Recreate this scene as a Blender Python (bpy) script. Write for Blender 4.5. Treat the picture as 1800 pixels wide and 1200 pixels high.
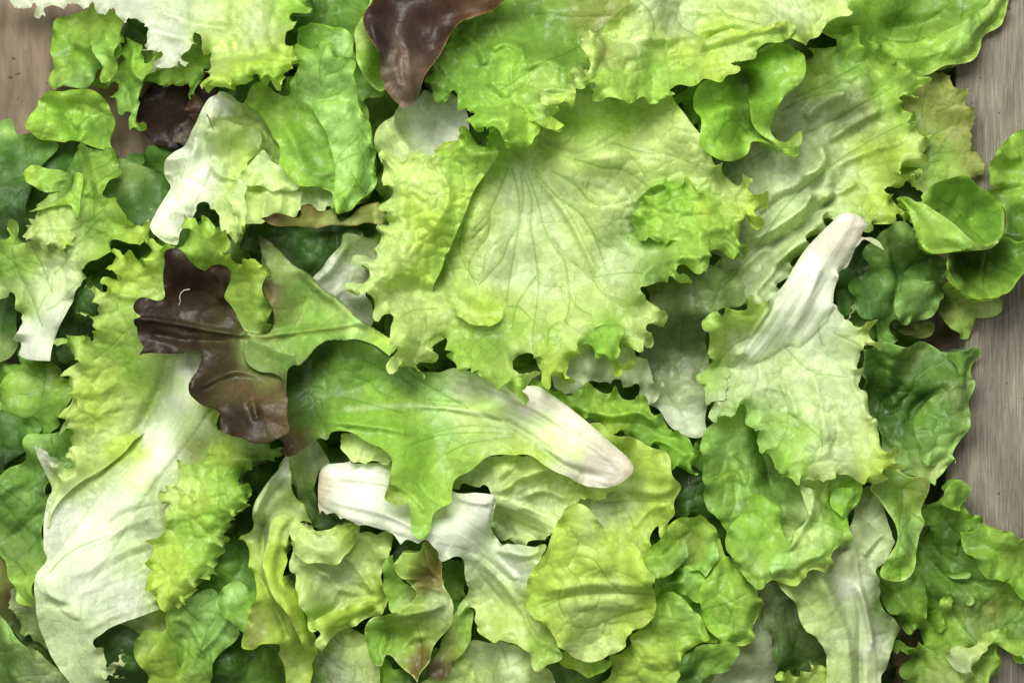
import bpy, math, random
import numpy as np
from mathutils import Vector
from mathutils.geometry import delaunay_2d_cdt

# ---------------------------------------------------------------- scale
PX = 0.00025                 # one unit of the layout is a quarter of a millimetre
CX, CY = 900.0, 600.0        # middle of the picture in layout units
CAM_H = 5200.0               # camera height above the bottom of the crate
Z_REF = 110.0                # mean height of the top of the pile
scene = bpy.context.scene
for o in list(bpy.data.objects):
    bpy.data.objects.remove(o)

# ---------------------------------------------------------------- camera, world, lamps, exposure
cam_d = bpy.data.cameras.new("camera")
cam = bpy.data.objects.new("camera", cam_d)
scene.collection.objects.link(cam)
cam.location = (0, 0, CAM_H * PX)
cam.rotation_euler = (0, 0, 0)
cam_d.sensor_fit = 'HORIZONTAL'
cam_d.sensor_width = 36.0
cam_d.lens = 36.0 * (CAM_H - Z_REF) / 1800.0
cam_d.clip_start = 0.05
cam_d.clip_end = 50
scene.camera = cam

world = bpy.data.worlds.new("World")
scene.world = world
world.use_nodes = True
bg = world.node_tree.nodes["Background"]
bg.inputs[0].default_value = (1.0, 0.985, 0.95, 1)
bg.inputs[1].default_value = 0.19

def area_lamp(name, loc, size, size_y, power, color, target=(0, 0, 0)):
    ld = bpy.data.lights.new(name, 'AREA')
    ld.shape = 'RECTANGLE'; ld.size = size; ld.size_y = size_y
    ld.energy = power; ld.color = color
    lo = bpy.data.objects.new(name, ld)
    scene.collection.objects.link(lo)
    lo.location = loc
    d = Vector(target) - Vector(loc)
    lo.rotation_euler = d.to_track_quat('-Z', 'Y').to_euler()
    return lo
area_lamp("ceiling_lamp", (-0.15, 0.56, 0.98), 0.72, 0.46, 21.5, (1.0, 0.985, 0.95))
area_lamp("ceiling_lamp", (-0.95, 0.1, 1.7), 0.5, 0.2, 6.0, (1.0, 0.985, 0.955))
area_lamp("ceiling_lamp", (0.75, -0.35, 1.9), 0.5, 0.2, 4.0, (1.0, 0.985, 0.955))
scene.view_settings.view_transform = 'Standard'
scene.view_settings.look = 'None'
scene.view_settings.exposure = 0.12
scene.view_settings.gamma = 1.0
scene.cycles.max_bounces = 7
scene.cycles.diffuse_bounces = 4
scene.cycles.glossy_bounces = 2
scene.cycles.transmission_bounces = 4
scene.cycles.use_denoising = True

# ---------------------------------------------------------------- small numeric helpers
def hsh(ix, iy, seed):
    h = (ix.astype(np.int64) * 374761393 + iy.astype(np.int64) * 668265263 + seed * 974634777) & 0xffffffff
    h = ((h ^ (h >> 13)) * 1274126177) & 0xffffffff
    h = ((h ^ (h >> 16)) * 2246822519) & 0xffffffff
    return ((h ^ (h >> 15)) & 0xffffff) / float(0xffffff)

def vnoise(x, y, seed=0):
    ix = np.floor(x); iy = np.floor(y); fx = x - ix; fy = y - iy
    fx = fx * fx * fx * (fx * (fx * 6 - 15) + 10); fy = fy * fy * fy * (fy * (fy * 6 - 15) + 10)
    a = hsh(ix, iy, seed); b = hsh(ix + 1, iy, seed); c = hsh(ix, iy + 1, seed); d = hsh(ix + 1, iy + 1, seed)
    return (a * (1 - fx) + b * fx) * (1 - fy) + (c * (1 - fx) + d * fx) * fy * 1.0 - 0.5

def fbm(x, y, seed=0, octv=3):
    t = 0; a = 1.0
    for k in range(octv):
        t = t + a * vnoise(x * 2 ** k, y * 2 ** k, seed + 17 * k); a *= 0.5
    return t

def cells(x, y, seed):
    """distance to the nearest and second nearest jittered lattice point"""
    ix = np.floor(x); iy = np.floor(y)
    f1 = np.full(x.shape, 9.0); f2 = np.full(x.shape, 9.0); cid = np.zeros(x.shape)
    for dx in (-1, 0, 1):
        for dy in (-1, 0, 1):
            cx = ix + dx; cy = iy + dy
            px = cx + 0.12 + 0.76 * hsh(cx, cy, seed); py = cy + 0.12 + 0.76 * hsh(cx, cy, seed + 5)
            d = np.hypot(px - x, py - y)
            near = d < f1
            f2 = np.where(near, f1, np.minimum(f2, d))
            cid = np.where(near, hsh(cx, cy, seed + 9), cid)
            f1 = np.where(near, d, f1)
    return f1, f2, cid

REG = {0: (0, 0, 1.0)}
for _k in range(9):
    REG[_k + 1] = ((0, 550, 1100)[_k % 3], (0, 367, 733)[_k // 3], 700 / 1799.0)

def parse(s):
    """'4: 10,20 30,40kn 5: ...' -> list of (x, y, flags or value) in layout units"""
    out = []; ox, oy, f = REG[0]
    for tok in s.split():
        if tok.endswith(':'):
            ox, oy, f = REG[int(tok[:-1])]
            continue
        val = ''
        if '=' in tok:
            tok, val = tok.split('=')
        x, y = tok.split(',')
        while y and y[-1].isalpha():
            val += y[-1]; y = y[:-1]
        out.append((ox + float(x) * f, oy + float(y) * f, val))
    return out

def catmull(pts, closed=True, step=3.0):
    """smooth curve through the points; flag k keeps a corner; returns xy and a 0..1 teeth weight"""
    n = len(pts); P = np.array([(p[0], p[1]) for p in pts]); fl = [p[2] for p in pts]
    outx = []; outw = []
    rng = range(n) if closed else range(n - 1)
    for i in rng:
        a, b = P[i], P[(i + 1) % n]
        ia = (i - 1) % n if closed else max(i - 1, 0)
        ib = (i + 2) % n if closed else min(i + 2, n - 1)
        ta = np.zeros(2) if 'k' in fl[i] else 0.5 * (b - P[ia])
        tb = np.zeros(2) if 'k' in fl[(i + 1) % n] else 0.5 * (P[ib] - a)
        L = np.linalg.norm(b - a)
        if L < 1e-6: continue
        for t_, nm in ((ta, 0), (tb, 1)):
            m = np.linalg.norm(t_)
            if m > 1.2 * L:
                t_ *= 1.2 * L / m
        k = max(1, int(L / step))
        t = (np.arange(k) / k)[:, None]
        h = (2*t**3-3*t**2+1)*a + (t**3-2*t**2+t)*ta + (-2*t**3+3*t**2)*b + (t**3-t**2)*tb
        outx.append(h)
        wa = 0.0 if 'n' in fl[i] else 1.0; wb = 0.0 if 'n' in fl[(i + 1) % n] else 1.0
        ga = 1.0 if 'a' in fl[i] else 0.0; gb = 1.0 if 'a' in fl[(i + 1) % n] else 0.0
        outw.append(wa * (1 - t[:, 0]) + wb * t[:, 0] + 10 * (ga * (1 - t[:, 0]) + gb * t[:, 0]))
    X = np.vstack(outx); Wt = np.concatenate(outw)
    if not closed:
        X = np.vstack([X, P[-1]]); Wt = np.append(Wt, 1.0)
    return X, Wt

def resample(X, W, step):
    Xc = np.vstack([X, X[:1]]); Wc = np.append(W, W[0])
    s = np.concatenate([[0], np.cumsum(np.hypot(*(np.diff(Xc, axis=0).T)))])
    m = max(12, int(s[-1] / step)); q = np.linspace(0, s[-1], m, endpoint=False)
    return np.stack([np.interp(q, s, Xc[:, 0]), np.interp(q, s, Xc[:, 1])], 1), np.interp(q, s, Wc), s[-1]

def inside(px, py, poly):
    x0 = poly[:, 0]; y0 = poly[:, 1]; x1 = np.roll(x0, -1); y1 = np.roll(y0, -1)
    res = np.zeros(px.shape, bool)
    for c in range(0, len(px), 4000):
        X = px[c:c+4000, None]; Y = py[c:c+4000, None]
        cond = (y0 > Y) != (y1 > Y)
        with np.errstate(divide='ignore', invalid='ignore'):
            xi = (x1 - x0) * (Y - y0) / (y1 - y0) + x0
        res[c:c+4000] = (np.sum(cond & (X < xi), axis=1) % 2).astype(bool)
    return res

def seg_dist(px, py, line):
    """distance to a polyline, arclength of the nearest point and signed side distance"""
    A = line[:-1]; B = line[1:]; D = B - A; L = np.hypot(D[:, 0], D[:, 1]) + 1e-9
    s0 = np.concatenate([[0], np.cumsum(L)])[:-1]
    best = np.full(px.shape, 1e9); bs = np.zeros(px.shape); sg = np.zeros(px.shape)
    for i in range(len(A)):
        rx = px - A[i, 0]; ry = py - A[i, 1]
        t = np.clip((rx * D[i, 0] + ry * D[i, 1]) / L[i] ** 2, 0, 1)
        d = np.hypot(rx - t * D[i, 0], ry - t * D[i, 1])
        m = d < best
        best = np.where(m, d, best); bs = np.where(m, s0[i] + t * L[i], bs)
        sg = np.where(m, np.sign(D[i, 0] * ry - D[i, 1] * rx), sg)
    return best, bs, sg * best

def srgb(c):
    return tuple(((v / 255.0) / 12.92 if v <= 10 else (((v / 255.0) + 0.055) / 1.055) ** 2.4) for v in c)

PAL = dict(W=(216,222,200), V=(199,219,158), P=(196,218,126), Y=(180,209,70), L=(156,195,68), G=(112,155,48),
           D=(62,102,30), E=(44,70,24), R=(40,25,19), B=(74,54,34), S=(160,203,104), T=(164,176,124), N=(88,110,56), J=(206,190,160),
           K=(217,210,196), H=(30,20,14), O=(148,158,74), M=(116,92,48), Z=(104,96,84), Q=(122,150,74), U=(186,200,156), C=(100,142,52), X=(142,191,50))
PAL = {k: np.array(srgb(v)) for k, v in PAL.items()}

# ---------------------------------------------------------------- height of the pile so far (for laying leaves on it)
GC = 4.0; GX0, GY0 = -320.0, -320.0; GW, GH = 610, 460
FLOOR = -80.0
HMAP = np.full((GH, GW), FLOOR); CMAP = np.full((GH, GW, 3), 0.2)

def boxblur(a, m, r):
    """box blur inside a mask"""
    def acc(v):
        p = np.pad(v, ((r + 1, r), (r + 1, r)))
        c = p.cumsum(0).cumsum(1); k = 2 * r + 1
        return c[k:, k:] - c[:-k, k:] - c[k:, :-k] + c[:-k, :-k]
    return acc(a * m) / np.maximum(acc(m.astype(float)), 1e-6)

def grid_sample(G, x, y):
    gx = np.clip((x - GX0) / GC, 0, GW - 2.001); gy = np.clip((y - GY0) / GC, 0, GH - 2.001)
    i = np.floor(gx).astype(int); j = np.floor(gy).astype(int); fx = gx - i; fy = gy - j
    return (G[j, i] * (1 - fx) + G[j, i + 1] * fx) * (1 - fy) + (G[j + 1, i] * (1 - fx) + G[j + 1, i + 1] * fx) * fy

def drape(x, y, z, gap, stiff, grav, iters=36):
    """lift the sheet so that it rests on the pile, bending softly"""
    i = np.clip(np.round((x - GX0) / GC).astype(int), 0, GW - 1); j = np.clip(np.round((y - GY0) / GC).astype(int), 0, GH - 1)
    lo = np.full(HMAP.shape, np.inf); hi = np.full(HMAP.shape, -np.inf)
    np.minimum.at(lo, (j, i), z); np.maximum.at(hi, (j, i), z)
    j0, j1, i0, i1 = max(j.min() - 2, 0), min(j.max() + 3, GH), max(i.min() - 2, 0), min(i.max() + 3, GW)
    sl = (slice(j0, j1), slice(i0, i1))
    m = np.isfinite(lo[sl]); H = HMAP[sl]
    Hm = H.copy()
    for dj, di in ((0, 1), (1, 0), (0, -1), (-1, 0)):
        Hm = np.maximum(Hm, np.roll(H, (dj, di), (0, 1)))
    d = np.where(m, Hm + gap - np.where(m, lo[sl], 0), 0)
    c = d.copy()
    for k in range(iters):
        c = np.where(m, np.maximum(d, boxblur(c, m, stiff) - grav), 0)
    c = np.where(m, c, -1e6); R_ = 9 if stiff > 5 else 6 if stiff > 4 else 5 if stiff > 2 else 3
    for ax in (0, 1):
        c = np.max([np.roll(c, q, ax) for q in range(-R_, R_ + 1)], axis=0)
    c = np.where(m, c, 0)
    for q in range(2):
        c = np.where(m, boxblur(c, m, R_ // 2), 0)
    # fill outwards for sampling
    for k in range(3):
        b = boxblur(c, m, 1); grow = ~m & (boxblur(m.astype(float), np.ones_like(m), 1) > 0)
        c = np.where(grow, b, c); m = m | grow
    full = np.zeros(HMAP.shape); full[sl] = c
    dz = grid_sample(full, x, y)
    return z + dz

def stamp(x, y, z, F=None):
    if F is not None:
        a, b, c = F[:, 0], F[:, 1], F[:, 2]
        for q in ((a, b, c), (a, b, b), (b, c, c), (a, c, c)):
            x = np.concatenate([x, (x[q[0]] + x[q[1]] + x[q[2]]) / 3]); y = np.concatenate([y, (y[q[0]] + y[q[1]] + y[q[2]]) / 3]); z = np.concatenate([z, (z[q[0]] + z[q[1]] + z[q[2]]) / 3])
    i = np.clip(np.round((x - GX0) / GC).astype(int), 0, GW - 1); j = np.clip(np.round((y - GY0) / GC).astype(int), 0, GH - 1)
    np.maximum.at(HMAP, (j, i), z)

# ---------------------------------------------------------------- sheets (leaf blades)
TRIS = [0]
GAPM = 1.8
def make_sheet(outline, seed=0, tooth=(0, 20), ruffle=(6, 60, 40), pucker=(3, 26), cols='', hts='', ridges=(), veins=(),
               mid=None, lat=0, rib='', sp=3.1, gap=3.0, stiff=4, grav=0.5, warp=10, lift=0.0, edge=None, z0=0.0, cell_dir=None,
               vein_h=-1.2, vein_k=1.0, cup=0.0, curl=0.45, ribh=0.0, ribwidth=0.0, pmask='', spots=0.0, cellv=0.35, crumple=0.0, base=None):
    rs = np.random.RandomState(seed + 101)
    ruffle = (ruffle[0] * (2.5 if tooth[0] >= 4 else 2.0), ruffle[1], ruffle[2] * 1.25); pucker = (pucker[0] * 0.95, pucker[1]); crumple *= 1.5; warp *= 1.7; ribh *= 1.5
    raw, wt = catmull(parse(outline)); A0 = np.clip((wt - 0.0) // 1 / 10.0, 0, 1) if wt.max() > 1.5 else wt * 0
    B, A0, per = resample(raw, A0, 2.6); B, Wt, per = resample(raw, np.where(wt > 1.5, 0, wt), 2.6); hasA = A0.max() > 0
    # teeth: pointed tips with round bays between them
    if tooth[0] > 0:
        n = len(B); s = np.arange(n) * per / n
        cuts = [0.0]
        while cuts[-1] < per:
            cuts.append(cuts[-1] + tooth[1] * rs.uniform(0.45, 1.6))
        cuts = np.array(cuts); k = np.searchsorted(cuts, s, side='right') - 1
        t = (s - cuts[k]) / (cuts[k + 1] - cuts[k]); sk = rs.uniform(0.3, 0.7, len(cuts))[k]
        u = np.where(t < sk, 1 - t / sk, (t - sk) / (1 - sk))
        am = rs.uniform(0.25, 1.3, len(cuts)); amp = np.where(t < sk, am[k], np.roll(am, -1)[k])
        h = (u ** 1.7 * amp - 0.35) * tooth[0] * Wt
        ta = np.roll(B, -2, 0) - np.roll(B, 2, 0); ta /= np.hypot(ta[:, 0], ta[:, 1])[:, None] + 1e-9
        area = np.sum(B[:, 0] * np.roll(B[:, 1], -1) - np.roll(B[:, 0], -1) * B[:, 1])
        nrm = np.stack([ta[:, 1], -ta[:, 0]], 1) * (1 if area > 0 else -1)
        slant = rs.uniform(-0.5, 0.5, len(cuts))[k]
        B = B + nrm * h[:, None] + ta * (h * slant)[:, None]
    x0, y0 = B.min(0) - 2; x1, y1 = B.max(0) + 2
    nx = int((x1 - x0) / sp) + 2; ny = int((y1 - y0) / (sp * 0.87)) + 2
    gx, gy = np.meshgrid(np.arange(nx), np.arange(ny))
    X = (x0 + (gx + 0.5 * (gy % 2)) * sp).ravel(); Y = (y0 + gy * sp * 0.87).ravel()
    X = X + rs.uniform(-.12, .12, X.shape) * sp; Y = Y + rs.uniform(-.12, .12, Y.shape) * sp
    ok = (X > -60) & (X < 1860) & (Y > -60) & (Y < 1260)
    X, Y = X[ok], Y[ok]
    ins = inside(X, Y, B); X, Y = X[ins], Y[ins]
    vl = []; VL = []
    if mid:
        M_, _ = catmull(parse(mid), closed=False, step=14)
        Lm = np.hypot(*np.diff(M_, axis=0).T).sum()
        if lat:
            dirs = np.diff(M_, axis=0); dirs /= np.hypot(dirs[:, 0], dirs[:, 1])[:, None] + 1e-9
            q = 0.18
            side = 1
            while q < 0.97:
                side = -side
                p = M_[min(int(q * (len(M_) - 1)), len(M_) - 2)]; d = dirs[min(int(q * (len(M_) - 1)), len(dirs) - 1)]
                a = rs.uniform(0.55, 0.95) * side; L = Lm * rs.uniform(0.3, 0.5)
                pts = [p.copy()]; dd = np.array([d[0]*math.cos(a)-d[1]*math.sin(a), d[0]*math.sin(a)+d[1]*math.cos(a)])
                cur = p.copy()
                for _ in range(7):
                    cur = cur + dd * L / 7; b = rs.uniform(-.22, .22) - 0.05 * side
                    dd = np.array([dd[0]*math.cos(b)-dd[1]*math.sin(b), dd[0]*math.sin(b)+dd[1]*math.cos(b)]); pts.append(cur.copy())
                    if rs.rand() < 0.45:
                        bb = rs.choice([-1, 1]) * rs.uniform(0.5, 0.9); e = np.array([dd[0]*math.cos(bb)-dd[1]*math.sin(bb), dd[0]*math.sin(bb)+dd[1]*math.cos(bb)])
                        vl.append((0.6, np.array([cur, cur + e * L * 0.13, cur + e * L * 0.27 + rs.uniform(-4, 4, 2)])))
                vl.append((1.0, np.array(pts)))
                q += lat / Lm * rs.uniform(0.35, 0.65)
    for wv, s_ in veins:
        VL.append((wv, catmull(parse(s_), closed=False, step=9)[0]))
    extra = []
    lines = [(w_, p_) for w_, p_ in vl] + [(w_, p_) for w_, p_ in VL if w_ > 0]
    if lines and sp < 5:
        dv_ = np.full(len(X), 1e9)
        for w_, p_ in lines:
            q_ = (X > p_[:, 0].min() - 5) & (X < p_[:, 0].max() + 5) & (Y > p_[:, 1].min() - 5) & (Y < p_[:, 1].max() + 5)
            if q_.any():
                dv_[q_] = np.minimum(dv_[q_], seg_dist(X[q_], Y[q_], p_)[0])
        X, Y = X[dv_ > 2.4], Y[dv_ > 2.4]
        for w_, p_ in lines:
            R_ = np.concatenate([[0], np.cumsum(np.hypot(*np.diff(p_, axis=0).T))]); m_ = max(2, int(R_[-1] / 3.0)); t_ = np.linspace(0, R_[-1], m_)
            c_ = np.stack([np.interp(t_, R_, p_[:, 0]), np.interp(t_, R_, p_[:, 1])], 1)
            g_ = np.gradient(c_, axis=0); g_ /= np.hypot(g_[:, 0], g_[:, 1])[:, None] + 1e-9; nn_ = np.stack([-g_[:, 1], g_[:, 0]], 1)
            extra += [c_, c_[::1] + nn_ * 2.0, c_[::1] - nn_ * 2.0]
        ex = np.vstack(extra)
        ex = ex[(ex[:, 0] > -60) & (ex[:, 0] < 1860) & (ex[:, 1] > -60) & (ex[:, 1] < 1260)]
        key = np.unique(np.round(ex / 1.6).astype(int), axis=0, return_index=True)[1]; ex = ex[key]
        ex = ex[inside(ex[:, 0], ex[:, 1], B)]
        X = np.concatenate([X, ex[:, 0]]); Y = np.concatenate([Y, ex[:, 1]])
    Bs = B[::2]; sB = np.arange(len(B))[::2] * per / len(B)
    # distance to the rim plus a smooth phase along it
    wave_s = sB + 0.35 * ruffle[1] * (fbm(sB / (ruffle[1] * 1.3), sB * 0, seed + 3, 2))
    ncyc = max(2, round(per / ruffle[1])); ph = wave_s * 2 * math.pi * ncyc / per
    ncyc2 = max(3, round(per / (ruffle[1] * 0.43))); ph2 = sB * 2 * math.pi * ncyc2 / per
    taB = np.roll(Bs, -2, 0) - np.roll(Bs, 2, 0); taB /= np.hypot(taB[:, 0], taB[:, 1])[:, None] + 1e-9
    area = np.sum(B[:, 0] * np.roll(B[:, 1], -1) - np.roll(B[:, 0], -1) * B[:, 1])
    nB = np.stack([taB[:, 1], -taB[:, 0]], 1) * (1 if area > 0 else -1)
    wB = Wt[::2]; aB = A0[::2]
    def rim(px, py):
        n = len(px); D = np.empty(n); c1 = np.empty((n, 2)); c2 = np.empty((n, 2)); nn = np.empty((n, 2)); ww = np.empty(n); aa = np.empty(n)
        E1 = np.stack([np.cos(ph), np.sin(ph)], 1); E2 = np.stack([np.cos(ph2), np.sin(ph2)], 1)
        T = np.concatenate([E1, E2, nB, wB[:, None], aB[:, None]], 1).astype(np.float32)
        Bx = Bs[:, 0].astype(np.float32); By = Bs[:, 1].astype(np.float32)
        for c in range(0, n, 3000):
            d = np.hypot(px[c:c+3000, None].astype(np.float32) - Bx, py[c:c+3000, None].astype(np.float32) - By)
            dm = d.min(1); w = np.exp(-(d - dm[:, None]) / (3.0 + 0.12 * dm[:, None])); w /= w.sum(1)[:, None]
            R = w @ T
            D[c:c+3000] = dm; c1[c:c+3000] = R[:, :2]; c2[c:c+3000] = R[:, 2:4]; nn[c:c+3000] = R[:, 4:6]; ww[c:c+3000] = R[:, 6]; aa[c:c+3000] = R[:, 7]
        return D, c1, c2, nn, ww, aa
    D, c1, c2, nn, ww, aa = rim(X, Y)
    keep = D > 1.7
    X, Y, D, c1, c2, nn, ww, aa = X[keep], Y[keep], D[keep], c1[keep], c2[keep], nn[keep], ww[keep], aa[keep]
    nb = len(B)
    Db, c1b, c2b, nnb, wwb, aab = rim(B[:, 0], B[:, 1])
    x = np.concatenate([B[:, 0], X]); y = np.concatenate([B[:, 1], Y]); D = np.concatenate([Db * 0, D])
    c1 = np.vstack([c1b, c1]); c2 = np.vstack([c2b, c2]); nn = np.vstack([nnb, nn]); ww = np.concatenate([wwb, ww]); aa = np.concatenate([aab, aa])
    vs, es, fs, ov, oe, of = delaunay_2d_cdt([Vector(p) for p in zip(x.tolist(), y.tolist())], [], [list(range(nb))], 1, 1e-4)
    src = np.array([o[0] if o else -1 for o in ov])
    if (src < 0).any():      # crossing outline: give new points their own values from the nearest old one
        for q in np.where(src < 0)[0]:
            src[q] = int(np.argmin((x - vs[q][0]) ** 2 + (y - vs[q][1]) ** 2))
    nx_ = np.array([v[0] for v in vs]); ny_ = np.array([v[1] for v in vs])
    D, c1, c2, nn, ww, aa = D[src], c1[src], c2[src], nn[src], ww[src], aa[src]
    x, y = nx_, ny_
    F = np.array([f for f in fs if len(f) == 3], dtype=np.int32)
    # ---- heights
    z = np.zeros(len(x))
    if hts:
        hp = parse(hts); num = 0; den = 1e-30
        q_ = np.array([p[:2] for p in hp]); dd_ = np.hypot(q_[:, None, 0] - q_[:, 0], q_[:, None, 1] - q_[:, 1]) + 1e6 * np.eye(len(q_))
        soft = float(np.clip(0.95 * np.median(dd_.min(1)), 20, 70)) if len(q_) > 1 else 30.0
        for hx, hy, hv in hp:
            w = 1.0 / (((x - hx) ** 2 + (y - hy) ** 2) + soft ** 2) ** 2.2
            num = num + w * float(hv); den = den + w
        z += 2.3 * num / den
    z += warp * fbm(x / 120.0, y / 120.0, seed + 1, 1) * 1.3
    if crumple:
        wx = x + 22 * fbm(x / 60, y / 60, seed + 71, 2); wy = y + 22 * fbm(x / 60, y / 60, seed + 72, 2)
        z += crumple * (0.5 - 2.2 * np.abs(vnoise(wx / 62, wy / 62, seed + 70))) + 0.45 * crumple * (0.5 - 2.2 * np.abs(vnoise(wx / 27, wy / 27, seed + 73)))
    if cup:
        z += cup * np.exp(-D / 38.0)
    if stiff != 2 and sp < 5:
        z += 30 * (0.45 + vnoise(x / 105, y / 105, seed + 91)) * np.exp(-D / 30.0) * (0.25 + 0.75 * ww)
    groovez = np.zeros(len(x)); ribw = np.zeros(len(x)); vein = np.zeros(len(x)); lateral = x.copy(); along = y.copy()
    if mid:
        M_, _ = catmull(parse(mid), closed=False, step=14)
        dm, along, lateral = seg_dist(x, y, M_)
        Lm = np.hypot(*np.diff(M_, axis=0).T).sum()
        if lat:
            for wv, pl in vl:
                dv, _, _ = seg_dist(x, y, pl)
                vein = np.maximum(vein, np.clip(0.4 + 0.6 * wv, 0, 1) * np.exp(-(dv / (1.1 * wv + 0.7)) ** 2))
                groovez = np.minimum(groovez, vein_h * 1.2 * wv * np.exp(-(dv / 5.0) ** 2))
    pale = np.zeros(len(x))
    for wv, pl in VL:
        dv, av, _ = seg_dist(x, y, pl)
        if wv > 0:
            taper = 1 - 0.55 * av / (av.max() + 1e-6)
            vein = np.maximum(vein, np.exp(-(dv / (0.75 * wv * taper + 0.7)) ** 2)); groovez = np.minimum(groovez, vein_h * 1.3 * np.exp(-(dv / (wv + 3)) ** 2))
        else:
            pale = np.maximum(pale, np.exp(-(dv / (-wv)) ** 2)); z += 1.5 * np.exp(-(dv / (-wv)) ** 2)
    for rw, rh, s in ridges:
        pl, _ = catmull(parse(s), closed=False, step=9)
        dv, av, _ = seg_dist(x, y, pl)
        L = av.max() + 1e-6
        endf = np.clip(np.minimum(av, L - av) / (0.15 * L) + 0.35, 0, 1)
        z += 1.35 * rh * np.exp(-(dv / rw) ** 2) * endf
    z += groovez
    ribm = np.zeros(len(x), bool)
    if rib:
        RB, _ = catmull(parse(rib)); RB, _, _ = resample(RB, np.ones(len(RB)), 4)
        ribm = inside(x, y, RB)
        dr = np.full(len(x), 1e9)
        for c in range(0, len(x), 4000):
            dr[c:c+4000] = np.hypot(x[c:c+4000, None] - RB[:, 0], y[c:c+4000, None] - RB[:, 1]).min(1)
        sd = np.where(ribm, dr, -dr)
        ribw = 1 / (1 + np.exp(-np.clip(sd / 5.0, -30, 30)))
        wmax = max(8.0, np.percentile(sd[ribm], 96)) if ribm.any() else 10
        z += ribh * np.sqrt(np.clip(sd / wmax, 0, 1)) 
        groove = 0.9 * vnoise(lateral / 5.0, along / 160.0, seed + 31) + 0.5 * vnoise(lateral / 2.6, along / 120.0, seed + 33) + 1.6 * vnoise(lateral / 12.0, along / 200.0, seed + 32)
        z += 1.5 * groove * ribw
    # blisters between the veins
    pa, ps = pucker[0], pucker[1]
    pw = 1 - 0.93 * ribw
    if pmask:
        hp = parse(pmask); num = 0; den = 1e-30
        for hx, hy, hv in hp:
            w = 1.0 / (((x - hx) ** 2 + (y - hy) ** 2) + 200) ** 1.5
            num = num + w * float(hv); den = den + w
        pw = pw * num / den
    if cell_dir:
        an, st = cell_dir; ca, sa = math.cos(an), math.sin(an)
        px_ = (x * ca + y * sa) / st; py_ = (-x * sa + y * ca)
    else:
        px_, py_ = x, y
    wx = px_ / ps + 0.7 * fbm(x / 55, y / 55, seed + 6, 2); wy = py_ / ps + 0.7 * fbm(x / 55, y / 55, seed + 8, 2)
    f1, f2, cid = cells(wx, wy, seed + 2)
    e = f2 - f1
    z += pa * pw * (np.sqrt(np.clip(e, 0, 0.8)) * 1.25 - 0.55) * (0.5 + 0.8 * cid)
    vein = np.maximum(vein, cellv * pw * np.exp(-(e * ps / 2.2) ** 2))
    f1, f2, cid2 = cells(wx * 2.3 + 7, wy * 2.3, seed + 4)
    z += 0.2 * pa * pw * (np.sqrt(np.clip(f2 - f1, 0, 0.8)) - 0.4)
    # rim ruffles
    ra, rl, rw = ruffle
    t = np.clip(1 - D / rw, 0, 1) ** 1.6 * (0.04 + 0.96 * ww)
    am = ra * (0.55 + 0.9 * (vnoise(x / 90, y / 90, seed + 12) + 0.5))
    z += am * t * c1[:, 1] + 0.5 * am * np.clip(1 - D / (0.6 * rw), 0, 1) ** 1.4 * c2[:, 1] * (0.04 + 0.96 * ww)
    am = am * 1.15; sh = -am * curl * t * (c1[:, 0] * 0.6 + 0.08)
    xd = x + nn[:, 0] * sh - nn[:, 1] * am * curl * 0.6 * t * c1[:, 0]; yd = y + nn[:, 1] * sh + nn[:, 0] * am * curl * 0.6 * t * c1[:, 0]
    # ---- lay it on the pile
    if base is None:
        z = drape(xd, yd, z, gap * GAPM, stiff, grav) + lift * 1.6
    else:
        z = z + base
    att = None
    if hasA:
        att = np.clip(aa * 1.25, 0, 1) * np.clip(1.08 - D / 30.0, 0, 1); att = att * att * (3 - 2 * att)
        h0 = grid_sample(HMAP, xd, yd)
        z = z * (1 - att) + (h0 - 4.0) * att
        c0 = np.stack([grid_sample(CMAP[:, :, k], xd, yd) for k in range(3)], 1)
    stamp(xd, yd, z, F)
    # ---- colours
    cp = parse(cols) if cols else [(x.mean(), y.mean(), 'L')]
    num = np.zeros((len(x), 3)); den = np.zeros(len(x)) + 1e-12
    jx = x + 22 * fbm(x / 40, y / 40, seed + 21, 2); jy = y + 22 * fbm(x / 40, y / 40, seed + 22, 2)
    for hx, hy, hv in cp:
        w = 1.0 / (((jx - hx) ** 2 + (jy - hy) ** 2) + 20.0 ** 2) ** 1.6
        num += w[:, None] * PAL[hv]; den += w
    col = num / den[:, None]
    tint = 1 + 0.10 * fbm(x / 34, y / 34, seed + 41, 3) + 0.10 * (cid - 0.5) * pw
    col = col * tint[:, None]
    col = col + 0.07 * (col @ np.array([0.25, 0.65, 0.1])[:, None] - col)
    if edge:
        et = np.clip(1 - D / edge[1], 0, 1)[:, None] ** 1.5 * ww[:, None]
        col = col * (1 - et) + PAL[edge[0]] * et
    if (pale > 0).any():
        col = col + (PAL['V'] - col) * (0.55 * pale)[:, None]
    if att is not None:
        k_ = np.clip(1.35 * att, 0, 1)[:, None]; col = col * (1 - k_) + c0 * k_
    i_ = np.clip(np.round((xd - GX0) / GC).astype(int), 0, GW - 1); j_ = np.clip(np.round((yd - GY0) / GC).astype(int), 0, GH - 1)
    if sp < 5:
        CMAP[j_, i_] = col
    return dict(x=xd, y=yd, z=z, u=x, v=y, F=F, col=col, vein=np.clip(vein * vein_k, 0, 1), rib=ribw, lat=lateral, alo=along, ribm=ribm, D=D)

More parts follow.
